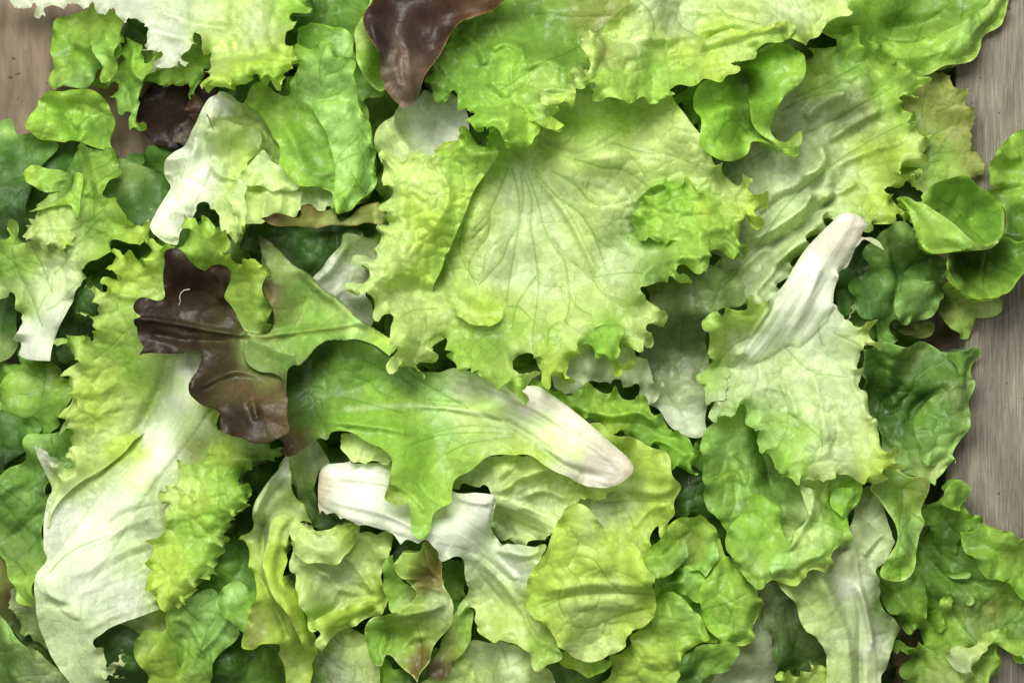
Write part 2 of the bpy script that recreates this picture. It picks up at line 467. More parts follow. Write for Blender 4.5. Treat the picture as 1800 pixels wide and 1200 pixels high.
def build_mesh(name, S, mask, mat, origin, sc, nrm):
    F = S['F'][mask]
    used, inv = np.unique(F, return_inverse=True); F = inv.reshape(-1, 3)
    x, y, z = S['x'][used], S['y'][used], S['z'][used]
    co = np.stack([((x - CX) * sc) * PX - origin[0], (-(y - CY) * sc) * PX - origin[1], z * PX - origin[2]], 1)
    me = bpy.data.meshes.new(name)
    F = F[:, ::-1] if S['flip'] else F
    me.vertices.add(len(co)); me.vertices.foreach_set('co', co.astype(np.float32).ravel())
    me.loops.add(F.size); me.loops.foreach_set('vertex_index', F.ravel().astype(np.int32))
    me.polygons.add(len(F)); me.polygons.foreach_set('loop_start', np.arange(0, F.size, 3, dtype=np.int32))
    me.polygons.foreach_set('loop_total', np.full(len(F), 3, dtype=np.int32))
    me.update(calc_edges=True)
    me.polygons.foreach_set('use_smooth', np.ones(len(F), bool))
    a = me.attributes.new('pigment', 'FLOAT_COLOR', 'POINT')
    a.data.foreach_set('color', np.concatenate([np.clip(S['col'][used], 0.005, 0.9), np.ones((len(used), 1))], 1).astype(np.float32).ravel())
    for nm, k in (('vein', 'vein'), ('ribness', 'rib')):
        a = me.attributes.new(nm, 'FLOAT', 'POINT'); a.data.foreach_set('value', S[k][used].astype(np.float32))
    a = me.attributes.new('leafco', 'FLOAT_VECTOR', 'POINT')
    a.data.foreach_set('vector', np.stack([S['u'][used], S['v'][used], S['u'][used] * 0], 1).astype(np.float32).ravel())
    a = me.attributes.new('ribco', 'FLOAT_VECTOR', 'POINT')
    a.data.foreach_set('vector', np.stack([S['lat'][used], S['alo'][used], S['u'][used] * 0], 1).astype(np.float32).ravel())
    me.materials.append(mat)
    if nrm is not None:
        me.normals_split_custom_set_from_vertices(nrm[used].tolist())
    TRIS[0] += len(F)
    return me

def vertex_normals(S, sc):
    P = np.stack([S['x'], -S['y'], S['z']], 1); F = S['F'][:, ::-1] if S['flip'] else S['F']
    n = np.cross(P[F[:, 1]] - P[F[:, 0]], P[F[:, 2]] - P[F[:, 0]])
    out = np.zeros(P.shape)
    for k in range(3): np.add.at(out, F[:, k], n)
    return out / (np.linalg.norm(out, axis=1)[:, None] + 1e-12)

def link(o, parent=None):
    scene.collection.objects.link(o)
    if parent: o.parent = parent
    return o

def leaf(name, label, cat, outline, mat='leaf', group=None, flaps=(), parts=None, **kw):
    S = make_sheet(outline, **kw)
    sheets = [('blade', S, mat)]
    for fl in flaps:
        fl = dict(fl); nm = fl.pop('name', 'folded_lobe'); m2 = fl.pop('mat', mat); out = fl.pop('outline')
        fl.setdefault('seed', kw.get('seed', 0) + 50)
        sheets.append((nm, make_sheet(out, **fl), m2))
    zm = float(np.mean(S['z'])); sc = (CAM_H - zm) / (CAM_H - Z_REF)
    org = ((float(S['x'].mean()) - CX) * sc * PX, -(float(S['y'].mean()) - CY) * sc * PX, float(S['z'].min()) * PX)
    split = S['ribm'].any()
    if split or len(sheets) > 1:
        root = bpy.data.objects.new(name, None); root.location = org; link(root)
        root.empty_display_size = 0.01
    else:
        root = None
    for nm, s, m in sheets:
        # y is mirrored when turning the picture upright, so look at one triangle to keep normals up
        t = s['F'][0]; ax, ay = s['x'][t], s['y'][t]
        A = (s['x'][s['F'][:, 1]] - s['x'][s['F'][:, 0]]) * (s['y'][s['F'][:, 2]] - s['y'][s['F'][:, 0]]) - (s['x'][s['F'][:, 2]] - s['x'][s['F'][:, 0]]) * (s['y'][s['F'][:, 1]] - s['y'][s['F'][:, 0]])
        s['flip'] = A.sum() > 0
        nr = vertex_normals(s, sc) if s['ribm'].any() else None
        if s['ribm'].any():
            fm = s['ribm'][s['F']].sum(1) >= 2
            groups = [(nm, ~fm), ('midrib', fm)]
        else:
            groups = [(nm, np.ones(len(s['F']), bool))]
        for gn, mask in groups:
            if not mask.any(): continue
            me = build_mesh(gn, s, mask, MATS[m], org, sc, nr)
            o = bpy.data.objects.new(gn if root else name, me)
            if root: link(o, root)
            else:
                o.location = org; link(o); root_o = o
    top = root if root else root_o
    top['label'] = label; top['category'] = cat
    if group: top['group'] = group
    return top

# ---------------------------------------------------------------- materials
MATS = {}
def leaf_material(name, rough=0.44, transl=0.36, vein_mul=(0.46, 0.62, 0.34), back=(1.1, 1.08, 1.15), bump=0.2, spec=0.34, tmul=(1.1, 1.14, 0.72), spots=0.0, coat=0.05):
    m = bpy.data.materials.new(name); m.use_nodes = True; nt = m.node_tree; N = nt.nodes; L = nt.links
    N.clear()
    def nd(t, **k):
        n = N.new(t)
        for a, b in k.items(): setattr(n, a, b)
        return n
    out = nd('ShaderNodeOutputMaterial'); pr = nd('ShaderNodeBsdfPrincipled'); tr = nd('ShaderNodeBsdfTranslucent'); mix = nd('ShaderNodeMixShader')
    at = nd('ShaderNodeAttribute', attribute_name='pigment'); av = nd('ShaderNodeAttribute', attribute_name='vein')
    ar = nd('ShaderNodeAttribute', attribute_name='ribness'); ac = nd('ShaderNodeAttribute', attribute_name='leafco'); arc = nd('ShaderNodeAttribute', attribute_name='ribco')
    def noise(vec, scale, detail=3, rough_=0.55, stretch=None):
        n = nd('ShaderNodeTexNoise'); n.inputs['Scale'].default_value = scale; n.inputs['Detail'].default_value = detail; n.inputs['Roughness'].default_value = rough_
        if stretch:
            mp = nd('ShaderNodeMapping'); mp.inputs['Scale'].default_value = stretch; L.new(vec, mp.inputs[0]); vec = mp.outputs[0]
        L.new(vec, n.inputs['Vector']); return n
    def mul(a, b, op='MULTIPLY', clamp=False):
        n = nd('ShaderNodeMath', operation=op); n.use_clamp = clamp
        for i, v in enumerate((a, b)):
            if isinstance(v, (int, float)): n.inputs[i].default_value = v
            else: L.new(v, n.inputs[i])
        return n.outputs[0]
    def mixc(f, a, b, typ='MIX'):
        n = nd('ShaderNodeMix', data_type='RGBA', blend_type=typ)
        for i, v in ((0, f), (6, a), (7, b)):
            if isinstance(v, (int, float)): n.inputs[i].default_value = v
            elif isinstance(v, tuple): n.inputs[i].default_value = v
            else: L.new(v, n.inputs[i])
        return n.outputs[2]
    def maprange(v, a, b, c, d):
        n = nd('ShaderNodeMapRange'); L.new(v, n.inputs[0])
        for i, q in enumerate((a, b, c, d)): n.inputs[i + 1].default_value = q
        return n.outputs[0]
    co = ac.outputs['Vector']; rco = arc.outputs['Vector']
    # pigment with fine mottling
    n1 = noise(co, 0.09, 5, 0.6); n2 = noise(co, 0.9, 3, 0.6)
    f = mul(maprange(n1.outputs[0], 0.3, 0.7, 0.9, 1.1), maprange(n2.outputs[0], 0.25, 0.75, 0.9, 1.1))
    cc = nd('ShaderNodeCombineColor'); [L.new(f, cc.inputs[i]) for i in range(3)]
    col = mixc(1.0, at.outputs['Color'], cc.outputs[0], 'MULTIPLY')
    # fine net of veinlets
    nw = noise(co, 0.07, 2)
    wv = nd('ShaderNodeVectorMath', operation='SCALE'); L.new(nw.outputs['Color'], wv.inputs[0]); wv.inputs['Scale'].default_value = 14.0
    ad = nd('ShaderNodeVectorMath', operation='ADD'); L.new(co, ad.inputs[0]); L.new(wv.outputs[0], ad.inputs[1])
    vo = nd('ShaderNodeTexVoronoi', feature='DISTANCE_TO_EDGE'); vo.inputs['Scale'].default_value = 0.058; L.new(ad.outputs[0], vo.inputs['Vector'])
    net = maprange(vo.outputs['Distance'], 0.0, 0.075, 1.0, 0.0)
    notrib = mul(1.0, ar.outputs['Fac'], 'SUBTRACT', True)
    nm = noise(co, 0.03, 2); net = mul(mul(net, maprange(nm.outputs[0], 0.35, 0.65, 0.12, 0.62)), notrib)
    vt = nd('ShaderNodeTexVoronoi', feature='F1'); vt.inputs['Scale'].default_value = 0.058; L.new(ad.outputs[0], vt.inputs['Vector'])
    vsep = nd('ShaderNodeSeparateColor'); L.new(vt.outputs['Color'], vsep.inputs[0]); vtint = mul(mul(mul(vsep.outputs[0], 0.5, 'SUBTRACT'), 0.22), notrib); f2 = mul(vtint, 1.0, 'ADD')
    c2 = nd('ShaderNodeCombineColor'); [L.new(f2, c2.inputs[i]) for i in range(3)]
    col = mixc(1.0, col, c2.outputs[0], 'MULTIPLY')
    vm = nd('ShaderNodeMath', operation='MAXIMUM'); L.new(av.outputs['Fac'], vm.inputs[0]); L.new(net, vm.inputs[1])
    vcol = mixc(1.0, col, vein_mul + (1,), 'MULTIPLY')
    col = mixc(mul(vm.outputs[0], 0.85), col, vcol)
    # translucent watery fibres on the rib
    fb = noise(rco, 1.0, 4, 0.65, (0.28, 0.012, 1)); fcol = mixc(maprange(fb.outputs[0], 0.3, 0.72, 0.0, 1.0), (0.80, 0.83, 0.76, 1), (1.08, 1.08, 1.06, 1))
    rc = mixc(1.0, col, fcol, 'MULTIPLY'); col = mixc(ar.outputs['Fac'], col, rc)
    # small bruises and specks
    sp = noise(co, 0.22, 2, 0.5); sk = maprange(sp.outputs[0], 0.735 - spots, 0.79 - spots, 0.0, 0.55)
    col = mixc(sk, col, (0.09, 0.07, 0.035, 1))
    geo = nd('ShaderNodeNewGeometry'); bcol = mixc(1.0, col, back + (1,), 'MULTIPLY'); col = mixc(geo.outputs['Backfacing'], col, bcol)
    L.new(col, pr.inputs['Base Color'])
    rn = noise(co, 0.12, 4, 0.6); rgh = maprange(rn.outputs[0], 0.3, 0.7, rough - 0.12, rough + 0.14)
    L.new(rgh, pr.inputs['Roughness']); pr.inputs['Specular IOR Level'].default_value = spec
    pr.inputs['Coat Weight'].default_value = coat; pr.inputs['Coat Roughness'].default_value = 0.12
    # relief
    v2 = nd('ShaderNodeTexVoronoi', feature='SMOOTH_F1'); v2.inputs['Scale'].default_value = 0.10; v2.inputs['Smoothness'].default_value = 0.5; L.new(ad.outputs[0], v2.inputs['Vector'])
    bn = noise(co, 0.35, 4, 0.6); h = mul(mul(v2.outputs['Distance'], -3.2), mul(bn.outputs[0], 2.2), 'ADD')
    h = mul(mul(h, notrib), mul(net, -3.0), 'ADD')
    rb = mul(mul(fb.outputs[0], 1.6), ar.outputs['Fac']); h = mul(h, rb, 'ADD')
    bp = nd('ShaderNodeBump'); bp.inputs['Strength'].default_value = bump; bp.inputs['Distance'].default_value = PX; L.new(h, bp.inputs['Height'])
    L.new(bp.outputs[0], pr.inputs['Normal']); L.new(bp.outputs[0], tr.inputs['Normal'])
    tcol = mixc(1.0, col, tmul + (1,), 'MULTIPLY'); L.new(tcol, tr.inputs['Color'])
    ft = mul(mul(notrib, 0.75), 0.25, 'ADD'); L.new(mul(ft, transl), mix.inputs[0])
    L.new(pr.outputs[0], mix.inputs[1]); L.new(tr.outputs[0], mix.inputs[2]); L.new(mix.outputs[0], out.inputs[0])
    MATS[name] = m
    return m
leaf_material('leaf')
leaf_material('glossy_leaf', rough=0.39, transl=0.38, bump=0.2, coat=0.06)
leaf_material('soft_leaf', rough=0.5, transl=0.34, bump=0.2, coat=0.0)
leaf_material('pale_leaf', rough=0.4, transl=0.38, vein_mul=(0.6, 0.74, 0.5), bump=0.2, coat=0.08)
leaf_material('red_leaf', spec=0.24, rough=0.44, transl=0.1, vein_mul=(1.5, 1.15, 0.95), bump=0.18, back=(1.5, 1.7, 1.4), tmul=(1.2, 0.9, 0.6), coat=0.0)

# ================================================================ crate and bedding
def simple_mat(name, build):
    m = bpy.data.materials.new(name); m.use_nodes = True; build(m.node_tree); MATS[name] = m; return m
def wood(nt, c1, c2, c3, sx, sy, rough=0.75, dist=0.0006):
    N = nt.nodes; L = nt.links; pr = N['Principled BSDF']
    tc = N.new('ShaderNodeTexCoord'); mp = N.new('ShaderNodeMapping'); mp.inputs['Scale'].default_value = (sx, sy, sx); L.new(tc.outputs['Object'], mp.inputs[0])
    n = N.new('ShaderNodeTexNoise'); n.inputs['Scale'].default_value = 1.0; n.inputs['Detail'].default_value = 8; n.inputs['Roughness'].default_value = 0.62; n.inputs['Distortion'].default_value = 0.25; L.new(mp.outputs[0], n.inputs['Vector'])
    cr = N.new('ShaderNodeValToRGB'); cr.color_ramp.elements[0].position = 0.3; cr.color_ramp.elements[0].color = c1; cr.color_ramp.elements[1].position = 0.68; cr.color_ramp.elements[1].color = c3
    e = cr.color_ramp.elements.new(0.5); e.color = c2; L.new(n.outputs[0], cr.inputs[0])
    n2 = N.new('ShaderNodeTexNoise'); n2.inputs['Scale'].default_value = 1; n2.inputs['Detail'].default_value = 8; n2.inputs['Roughness'].default_value = 0.7; mp2 = N.new('ShaderNodeMapping'); mp2.inputs['Scale'].default_value = (90, 22, 22); L.new(tc.outputs['Object'], mp2.inputs[0]); L.new(mp2.outputs[0], n2.inputs['Vector'])
    mr = N.new('ShaderNodeMapRange'); L.new(n2.outputs[0], mr.inputs[0]); mr.inputs[1].default_value = 0.3; mr.inputs[2].default_value = 0.7; mr.inputs[3].default_value = 0.55; mr.inputs[4].default_value = 1.25
    cc = N.new('ShaderNodeCombineColor'); [L.new(mr.outputs[0], cc.inputs[i]) for i in range(3)]
    mx = N.new('ShaderNodeMix'); mx.data_type = 'RGBA'; mx.blend_type = 'MULTIPLY'; mx.inputs[0].default_value = 1; L.new(cr.outputs[0], mx.inputs[6]); L.new(cc.outputs[0], mx.inputs[7])
    # dark specks
    n3 = N.new('ShaderNodeTexNoise'); n3.inputs['Scale'].default_value = 260; n3.inputs['Detail'].default_value = 1; L.new(tc.outputs['Object'], n3.inputs['Vector'])
    m3 = N.new('ShaderNodeMapRange'); L.new(n3.outputs[0], m3.inputs[0]); m3.inputs[1].default_value = 0.72; m3.inputs[2].default_value = 0.76; m3.inputs[3].default_value = 0; m3.inputs[4].default_value = 0.8
    mx2 = N.new('ShaderNodeMix'); mx2.data_type = 'RGBA'; L.new(m3.outputs[0], mx2.inputs[0]); L.new(mx.outputs[2], mx2.inputs[6]); mx2.inputs[7].default_value = (0.035, 0.025, 0.018, 1)
    L.new(mx2.outputs[2], pr.inputs['Base Color']); pr.inputs['Roughness'].default_value = rough
    bp = N.new('ShaderNodeBump'); bp.inputs['Strength'].default_value = 0.6; bp.inputs['Distance'].default_value = dist; L.new(n.outputs[0], bp.inputs['Height']); L.new(bp.outputs[0], pr.inputs['Normal'])
simple_mat('weathered_plank', lambda nt: wood(nt, (0.10, 0.088, 0.064, 1), (0.175, 0.157, 0.116, 1), (0.26, 0.236, 0.182, 1), 1500, 60))
simple_mat('brown_cardboard', lambda nt: wood(nt, (0.115, 0.082, 0.052, 1), (0.16, 0.117, 0.077, 1), (0.205, 0.152, 0.102, 1), 150, 30, 0.85, 0.00015))

def W3(x, y, z): return ((x - CX) * PX, -(y - CY) * PX, z * PX)
def slab(name, pts, zb, zt, mat, parent=None, seg=None, kind=None):
    """board with an uneven worn outline, bevelled rim"""
    import bmesh
    bm = bmesh.new()
    vs = [bm.verts.new(W3(x, y, zb)) for x, y in pts]
    f = bm.faces.new(vs)
    r = bmesh.ops.extrude_face_region(bm, geom=[f]); up = [v for v in r['geom'] if isinstance(v, bmesh.types.BMVert)]
    for v in up: v.co.z = zt * PX
    bmesh.ops.recalc_face_normals(bm, faces=bm.faces)
    bmesh.ops.bevel(bm, geom=[e for e in bm.edges if abs(e.verts[0].co.z - zt * PX) < 1e-7 and abs(e.verts[1].co.z - zt * PX) < 1e-7], offset=1.6 * PX, segments=2, affect='EDGES')
    me = bpy.data.meshes.new(name); bm.to_mesh(me); bm.free(); me.materials.append(MATS[mat])
    o = bpy.data.objects.new(name, me); link(o, parent); return o
crate = bpy.data.objects.new('wooden_crate', None); link(crate); crate.empty_display_size = 0.02
crate['label'] = 'weathered grey wooden crate with a cardboard lined bottom around the salad leaves'; crate['category'] = 'crate'
slab('cardboard_liner', [(-260, -220), (2050, -220), (2050, 1420), (-260, 1420)], FLOOR - 8, FLOOR, 'brown_cardboard', crate)
rsw = np.random.RandomState(5)
EDGE = [(-220, 1686), (150, 1694), (420, 1706), (560, 1716), (640, 1708), (790, 1677), (900, 1672), (1000, 1696), (1420, 1712)]
ys = np.linspace(-220, 1420, 60); xs = np.interp(ys, [e[0] for e in EDGE], [e[1] for e in EDGE]) + rsw.uniform(-1.5, 1.5, 60)
slab('side_plank', list(zip(xs, ys)) + [(1960, 1420), (1960, -220)], FLOOR + 1, 30, 'weathered_plank', crate)
for j in range(GH):
    HMAP[j, int((np.interp(GY0 + j * GC, ys, xs) - 9 - GX0) / GC):] = 30
# deep bed of dark leaves under everything but the bare bit of liner at upper left
def bedding():
    rb = np.random.RandomState(77); out = []
    for r in range(11):
        for c in range(14):
            x = 10 + c * 128 + rb.uniform(-40, 40); y = -20 + r * 122 + rb.uniform(-40, 40)
            if x < 380 and y < 320 or x < 130 and 540 < y < 720 or x > 1560 and 480 < y < 660 or x > 1610: continue
            n = 11; R = rb.uniform(95, 150); a0 = rb.uniform(0, 6)
            o = ' '.join('%d,%d' % (x + R * rb.uniform(.75, 1.15) * math.cos(a0 + k * 6.283 / n), y + R * 0.8 * rb.uniform(.75, 1.15) * math.sin(a0 + k * 6.283 / n)) for k in range(n))
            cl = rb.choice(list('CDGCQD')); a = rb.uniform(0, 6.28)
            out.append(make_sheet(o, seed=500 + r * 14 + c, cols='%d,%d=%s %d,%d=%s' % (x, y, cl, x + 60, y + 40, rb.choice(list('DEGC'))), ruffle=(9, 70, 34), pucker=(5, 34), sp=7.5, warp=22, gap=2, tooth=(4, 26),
                       mid='%d,%d %d,%d' % (x - 90 * math.cos(a), y - 90 * math.sin(a), x + 90 * math.cos(a), y + 90 * math.sin(a)), lat=60))
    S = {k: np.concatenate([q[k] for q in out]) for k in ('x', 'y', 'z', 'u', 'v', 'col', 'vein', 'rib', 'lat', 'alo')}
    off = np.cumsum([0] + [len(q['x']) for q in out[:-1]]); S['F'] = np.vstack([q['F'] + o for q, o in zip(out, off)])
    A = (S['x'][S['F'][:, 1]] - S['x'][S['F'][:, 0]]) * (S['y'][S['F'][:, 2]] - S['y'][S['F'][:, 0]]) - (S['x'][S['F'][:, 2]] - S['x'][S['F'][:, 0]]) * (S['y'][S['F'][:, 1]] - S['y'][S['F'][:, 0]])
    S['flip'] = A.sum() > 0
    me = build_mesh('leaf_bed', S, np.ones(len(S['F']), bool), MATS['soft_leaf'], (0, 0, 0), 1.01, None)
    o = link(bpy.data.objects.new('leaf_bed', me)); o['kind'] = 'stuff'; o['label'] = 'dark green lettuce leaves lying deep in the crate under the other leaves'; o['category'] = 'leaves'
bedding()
REG[10] = (1500, 200, 0.35); REG[11] = (1400, 780, 0.35); REG[12] = (380, 740, 440 / 1148.0)
A = 'leaf'

# ================================================================ lowest leaves, seen in the gaps
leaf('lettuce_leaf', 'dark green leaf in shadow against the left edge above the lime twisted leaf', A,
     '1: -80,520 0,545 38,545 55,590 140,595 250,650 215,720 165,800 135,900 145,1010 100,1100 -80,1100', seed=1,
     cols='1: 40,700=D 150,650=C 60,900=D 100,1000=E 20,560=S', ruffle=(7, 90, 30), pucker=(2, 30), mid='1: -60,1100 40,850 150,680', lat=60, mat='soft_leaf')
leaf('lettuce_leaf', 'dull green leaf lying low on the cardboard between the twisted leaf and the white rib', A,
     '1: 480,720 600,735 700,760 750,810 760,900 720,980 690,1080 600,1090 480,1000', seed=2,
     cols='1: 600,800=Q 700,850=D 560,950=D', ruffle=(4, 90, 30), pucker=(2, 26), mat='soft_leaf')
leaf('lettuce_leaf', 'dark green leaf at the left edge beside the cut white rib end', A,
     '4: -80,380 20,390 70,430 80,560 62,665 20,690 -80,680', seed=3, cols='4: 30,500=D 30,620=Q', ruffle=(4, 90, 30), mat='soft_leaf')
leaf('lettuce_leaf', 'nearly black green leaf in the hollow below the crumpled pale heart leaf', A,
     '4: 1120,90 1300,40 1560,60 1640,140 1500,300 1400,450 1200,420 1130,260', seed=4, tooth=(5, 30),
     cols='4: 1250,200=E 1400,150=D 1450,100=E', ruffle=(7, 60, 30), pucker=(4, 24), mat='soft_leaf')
leaf('lettuce_leaf', 'green leaf with the shade of the gap painted in under the frilly leaf left of the red leaf', A,
     '4: 240,330 350,290 480,350 480,620 330,700 230,640', seed=5, cols='4: 300,400=D 400,560=E', tooth=(5, 30), mat='soft_leaf')  # darkest greens put the shade of the deep gap into the colour
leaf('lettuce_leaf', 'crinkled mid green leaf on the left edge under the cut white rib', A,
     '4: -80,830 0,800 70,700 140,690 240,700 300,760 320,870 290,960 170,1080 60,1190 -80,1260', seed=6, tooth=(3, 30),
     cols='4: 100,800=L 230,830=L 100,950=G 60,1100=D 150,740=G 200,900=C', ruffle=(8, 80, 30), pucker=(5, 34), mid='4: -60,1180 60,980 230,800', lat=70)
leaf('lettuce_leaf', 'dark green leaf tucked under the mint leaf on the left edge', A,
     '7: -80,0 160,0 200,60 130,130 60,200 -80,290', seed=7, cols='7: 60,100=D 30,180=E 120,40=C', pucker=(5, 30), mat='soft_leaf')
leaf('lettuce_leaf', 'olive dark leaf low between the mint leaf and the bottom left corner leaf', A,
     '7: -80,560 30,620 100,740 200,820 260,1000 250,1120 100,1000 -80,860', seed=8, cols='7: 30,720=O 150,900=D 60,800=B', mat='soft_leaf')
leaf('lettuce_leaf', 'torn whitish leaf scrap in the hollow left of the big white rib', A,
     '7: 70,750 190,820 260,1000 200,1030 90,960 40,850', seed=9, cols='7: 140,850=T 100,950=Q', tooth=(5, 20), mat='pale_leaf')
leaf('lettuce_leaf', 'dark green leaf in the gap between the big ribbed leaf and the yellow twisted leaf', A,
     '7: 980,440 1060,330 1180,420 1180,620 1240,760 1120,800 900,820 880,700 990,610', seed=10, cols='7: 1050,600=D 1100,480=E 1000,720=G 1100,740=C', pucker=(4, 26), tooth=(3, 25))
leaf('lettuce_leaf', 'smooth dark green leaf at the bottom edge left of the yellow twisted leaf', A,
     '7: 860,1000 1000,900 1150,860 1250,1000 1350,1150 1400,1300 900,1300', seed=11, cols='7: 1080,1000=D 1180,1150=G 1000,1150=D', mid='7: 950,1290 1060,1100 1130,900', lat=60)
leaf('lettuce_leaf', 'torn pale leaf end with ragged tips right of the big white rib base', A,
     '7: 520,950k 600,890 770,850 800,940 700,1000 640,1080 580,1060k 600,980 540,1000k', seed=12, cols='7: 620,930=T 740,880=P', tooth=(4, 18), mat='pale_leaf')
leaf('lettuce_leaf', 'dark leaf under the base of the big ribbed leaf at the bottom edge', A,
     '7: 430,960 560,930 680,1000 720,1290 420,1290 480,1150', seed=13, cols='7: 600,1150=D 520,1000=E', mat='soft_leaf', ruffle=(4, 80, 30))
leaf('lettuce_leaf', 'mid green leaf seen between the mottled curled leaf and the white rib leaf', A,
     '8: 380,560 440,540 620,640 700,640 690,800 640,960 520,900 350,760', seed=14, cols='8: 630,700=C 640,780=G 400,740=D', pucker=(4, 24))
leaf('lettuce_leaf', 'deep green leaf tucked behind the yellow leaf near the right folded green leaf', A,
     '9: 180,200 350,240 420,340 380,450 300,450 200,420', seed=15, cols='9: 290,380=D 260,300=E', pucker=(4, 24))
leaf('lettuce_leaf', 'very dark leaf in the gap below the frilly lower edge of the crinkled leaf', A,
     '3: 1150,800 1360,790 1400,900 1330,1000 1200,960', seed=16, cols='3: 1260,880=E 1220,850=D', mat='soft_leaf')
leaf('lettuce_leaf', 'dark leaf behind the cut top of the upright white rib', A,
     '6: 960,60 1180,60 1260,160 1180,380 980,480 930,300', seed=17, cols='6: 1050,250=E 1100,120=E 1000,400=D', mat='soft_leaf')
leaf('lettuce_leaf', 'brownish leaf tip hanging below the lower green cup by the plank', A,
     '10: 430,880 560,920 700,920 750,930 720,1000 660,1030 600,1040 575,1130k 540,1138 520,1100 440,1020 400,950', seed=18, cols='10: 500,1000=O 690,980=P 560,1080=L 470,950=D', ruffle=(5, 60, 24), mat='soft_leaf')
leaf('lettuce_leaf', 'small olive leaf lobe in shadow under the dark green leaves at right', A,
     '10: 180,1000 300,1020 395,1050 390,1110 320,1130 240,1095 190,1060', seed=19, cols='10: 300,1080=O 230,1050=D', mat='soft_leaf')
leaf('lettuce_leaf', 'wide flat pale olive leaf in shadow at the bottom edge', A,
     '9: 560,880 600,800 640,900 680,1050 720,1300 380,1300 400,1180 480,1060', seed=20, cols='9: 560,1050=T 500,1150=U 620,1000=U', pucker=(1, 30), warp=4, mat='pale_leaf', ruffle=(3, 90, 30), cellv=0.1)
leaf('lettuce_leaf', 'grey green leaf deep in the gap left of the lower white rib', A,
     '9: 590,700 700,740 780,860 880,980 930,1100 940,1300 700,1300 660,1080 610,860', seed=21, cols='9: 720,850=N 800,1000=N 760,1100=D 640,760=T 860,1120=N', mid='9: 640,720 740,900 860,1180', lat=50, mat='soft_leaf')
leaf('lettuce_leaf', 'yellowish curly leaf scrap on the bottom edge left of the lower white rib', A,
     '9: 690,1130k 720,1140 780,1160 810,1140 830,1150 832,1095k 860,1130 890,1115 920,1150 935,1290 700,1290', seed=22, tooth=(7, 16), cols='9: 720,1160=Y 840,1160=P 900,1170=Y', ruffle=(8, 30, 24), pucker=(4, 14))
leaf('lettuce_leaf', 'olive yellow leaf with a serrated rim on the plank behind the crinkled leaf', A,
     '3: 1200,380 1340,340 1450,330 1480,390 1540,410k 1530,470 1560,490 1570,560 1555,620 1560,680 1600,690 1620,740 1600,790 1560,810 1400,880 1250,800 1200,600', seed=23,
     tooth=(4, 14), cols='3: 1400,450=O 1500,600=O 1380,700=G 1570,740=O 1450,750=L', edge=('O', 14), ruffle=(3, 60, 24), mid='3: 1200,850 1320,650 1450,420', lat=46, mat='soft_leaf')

# ================================================================ middle left
leaf('oak_lettuce_leaf', 'blackish leaf with the dark gap painted into its colour beside the withered root end', A,
     '1: 640,400 740,360 870,380 975,340 970,460 900,600 790,680 700,640 630,570 600,480', seed=29, cols='1: 700,450=H 850,500=H 780,600=H', ruffle=(4, 80, 24), pucker=(1, 30), mat='red_leaf', hts='1: 780,480=-6')  # near black pigment paints the shade of the dark gap into this leaf
leaf('oak_lettuce_leaf', 'dark green jagged leaf hanging below the white endive leaf tips', A,
     '1: 540,80 640,60 900,120 950,240 985,320 935,350 905,475k 865,450 880,400 865,385 825,418k 785,380 755,418k 735,385 690,370 650,385 640,300 560,250', seed=30,
     cols='1: 600,150=D 850,250=G 800,350=L 890,430=G 700,330=G', ruffle=(8, 46, 30), pucker=(3, 22), hts='1: 890,430=8 700,350=-4')
leaf('oak_lettuce_leaf', 'narrow green leaf with a rippled hanging tip over the cardboard', A,
     '1: 560,170 600,195 640,200 645,260 660,290 700,225k 722,235 705,290 690,340 640,395 642,450 625,495 640,550 667,575 655,600 625,602k 600,580 582,550 595,525 530,497 508,440 520,390 470,380 400,400 410,360 520,300', seed=31,
     cols='1: 560,380=G 600,460=S 640,560=L 610,250=X 670,280=L 560,480=G', ruffle=(9, 40, 22), pucker=(4, 20), hts='1: 600,260=20 620,560=14 560,420=0', ridges=[(7, 12, '1: 610,210 600,300 640,370'), (6, -10, '1: 575,400 590,500')], lift=6)
leaf('oak_lettuce_leaf', 'round lobed green leaf curled at upper left below the white tips', A,
     '1: 205,150 240,90 300,55 360,30 420,20 490,28 540,60 560,100 572,190 555,260 500,320 450,345 400,390 340,405 270,400 212,372 203,330 235,260 218,200', seed=32,
     cols='1: 300,200=G 400,120=L 250,330=L 480,100=L 230,150=X 380,230=X 340,370=S 450,330=D', ruffle=(10, 70, 34), pucker=(5, 30),
     hts='1: 240,200=18 350,120=10 420,200=22 320,300=-6 430,310=-14 260,360=14', ridges=[(9, 9, '1: 300,260 380,300 400,370'), (10, 12, '1: 330,180 400,220 440,200')], lift=8, mat='glossy_leaf',
     flaps=[dict(name='folded_lobe', outline='1: 440,180a 470,120a 530,130a 572,190a 550,250 543,330 522,382k 475,378 470,345 482,320 455,270 438,230', seed=33, cols='1: 500,200=X 510,340=L 460,240=S 550,180=L', ruffle=(5, 50, 14), pucker=(3, 18),
                 hts='1: 500,220=16 510,360=2', stiff=2, gap=4)])
leaf('oak_lettuce_leaf', 'bright green rounded leaf lobe with a central crease on the cardboard', A,
     '1: 163,455 200,430 270,422 330,400 390,408 450,430 495,480 507,560 492,620 518,685k 420,658 330,645 250,635 185,642 150,595 137,545 158,490', seed=34,
     cols='1: 250,500=X 400,470=L 200,600=L 430,560=G 330,620=X 150,540=L', edge=('L', 8), ruffle=(6, 70, 22), pucker=(6, 30),
     hts='1: 230,520=16 330,560=-16 430,500=16 480,600=10', ridges=[(8, -12, '1: 270,500 330,590 350,640'), (7, -7, '1: 360,480 340,600')], veins=[(2.5, '1: 350,640 330,580 260,490'), (2, '1: 335,590 400,520 450,500')], lift=8, mat='glossy_leaf')
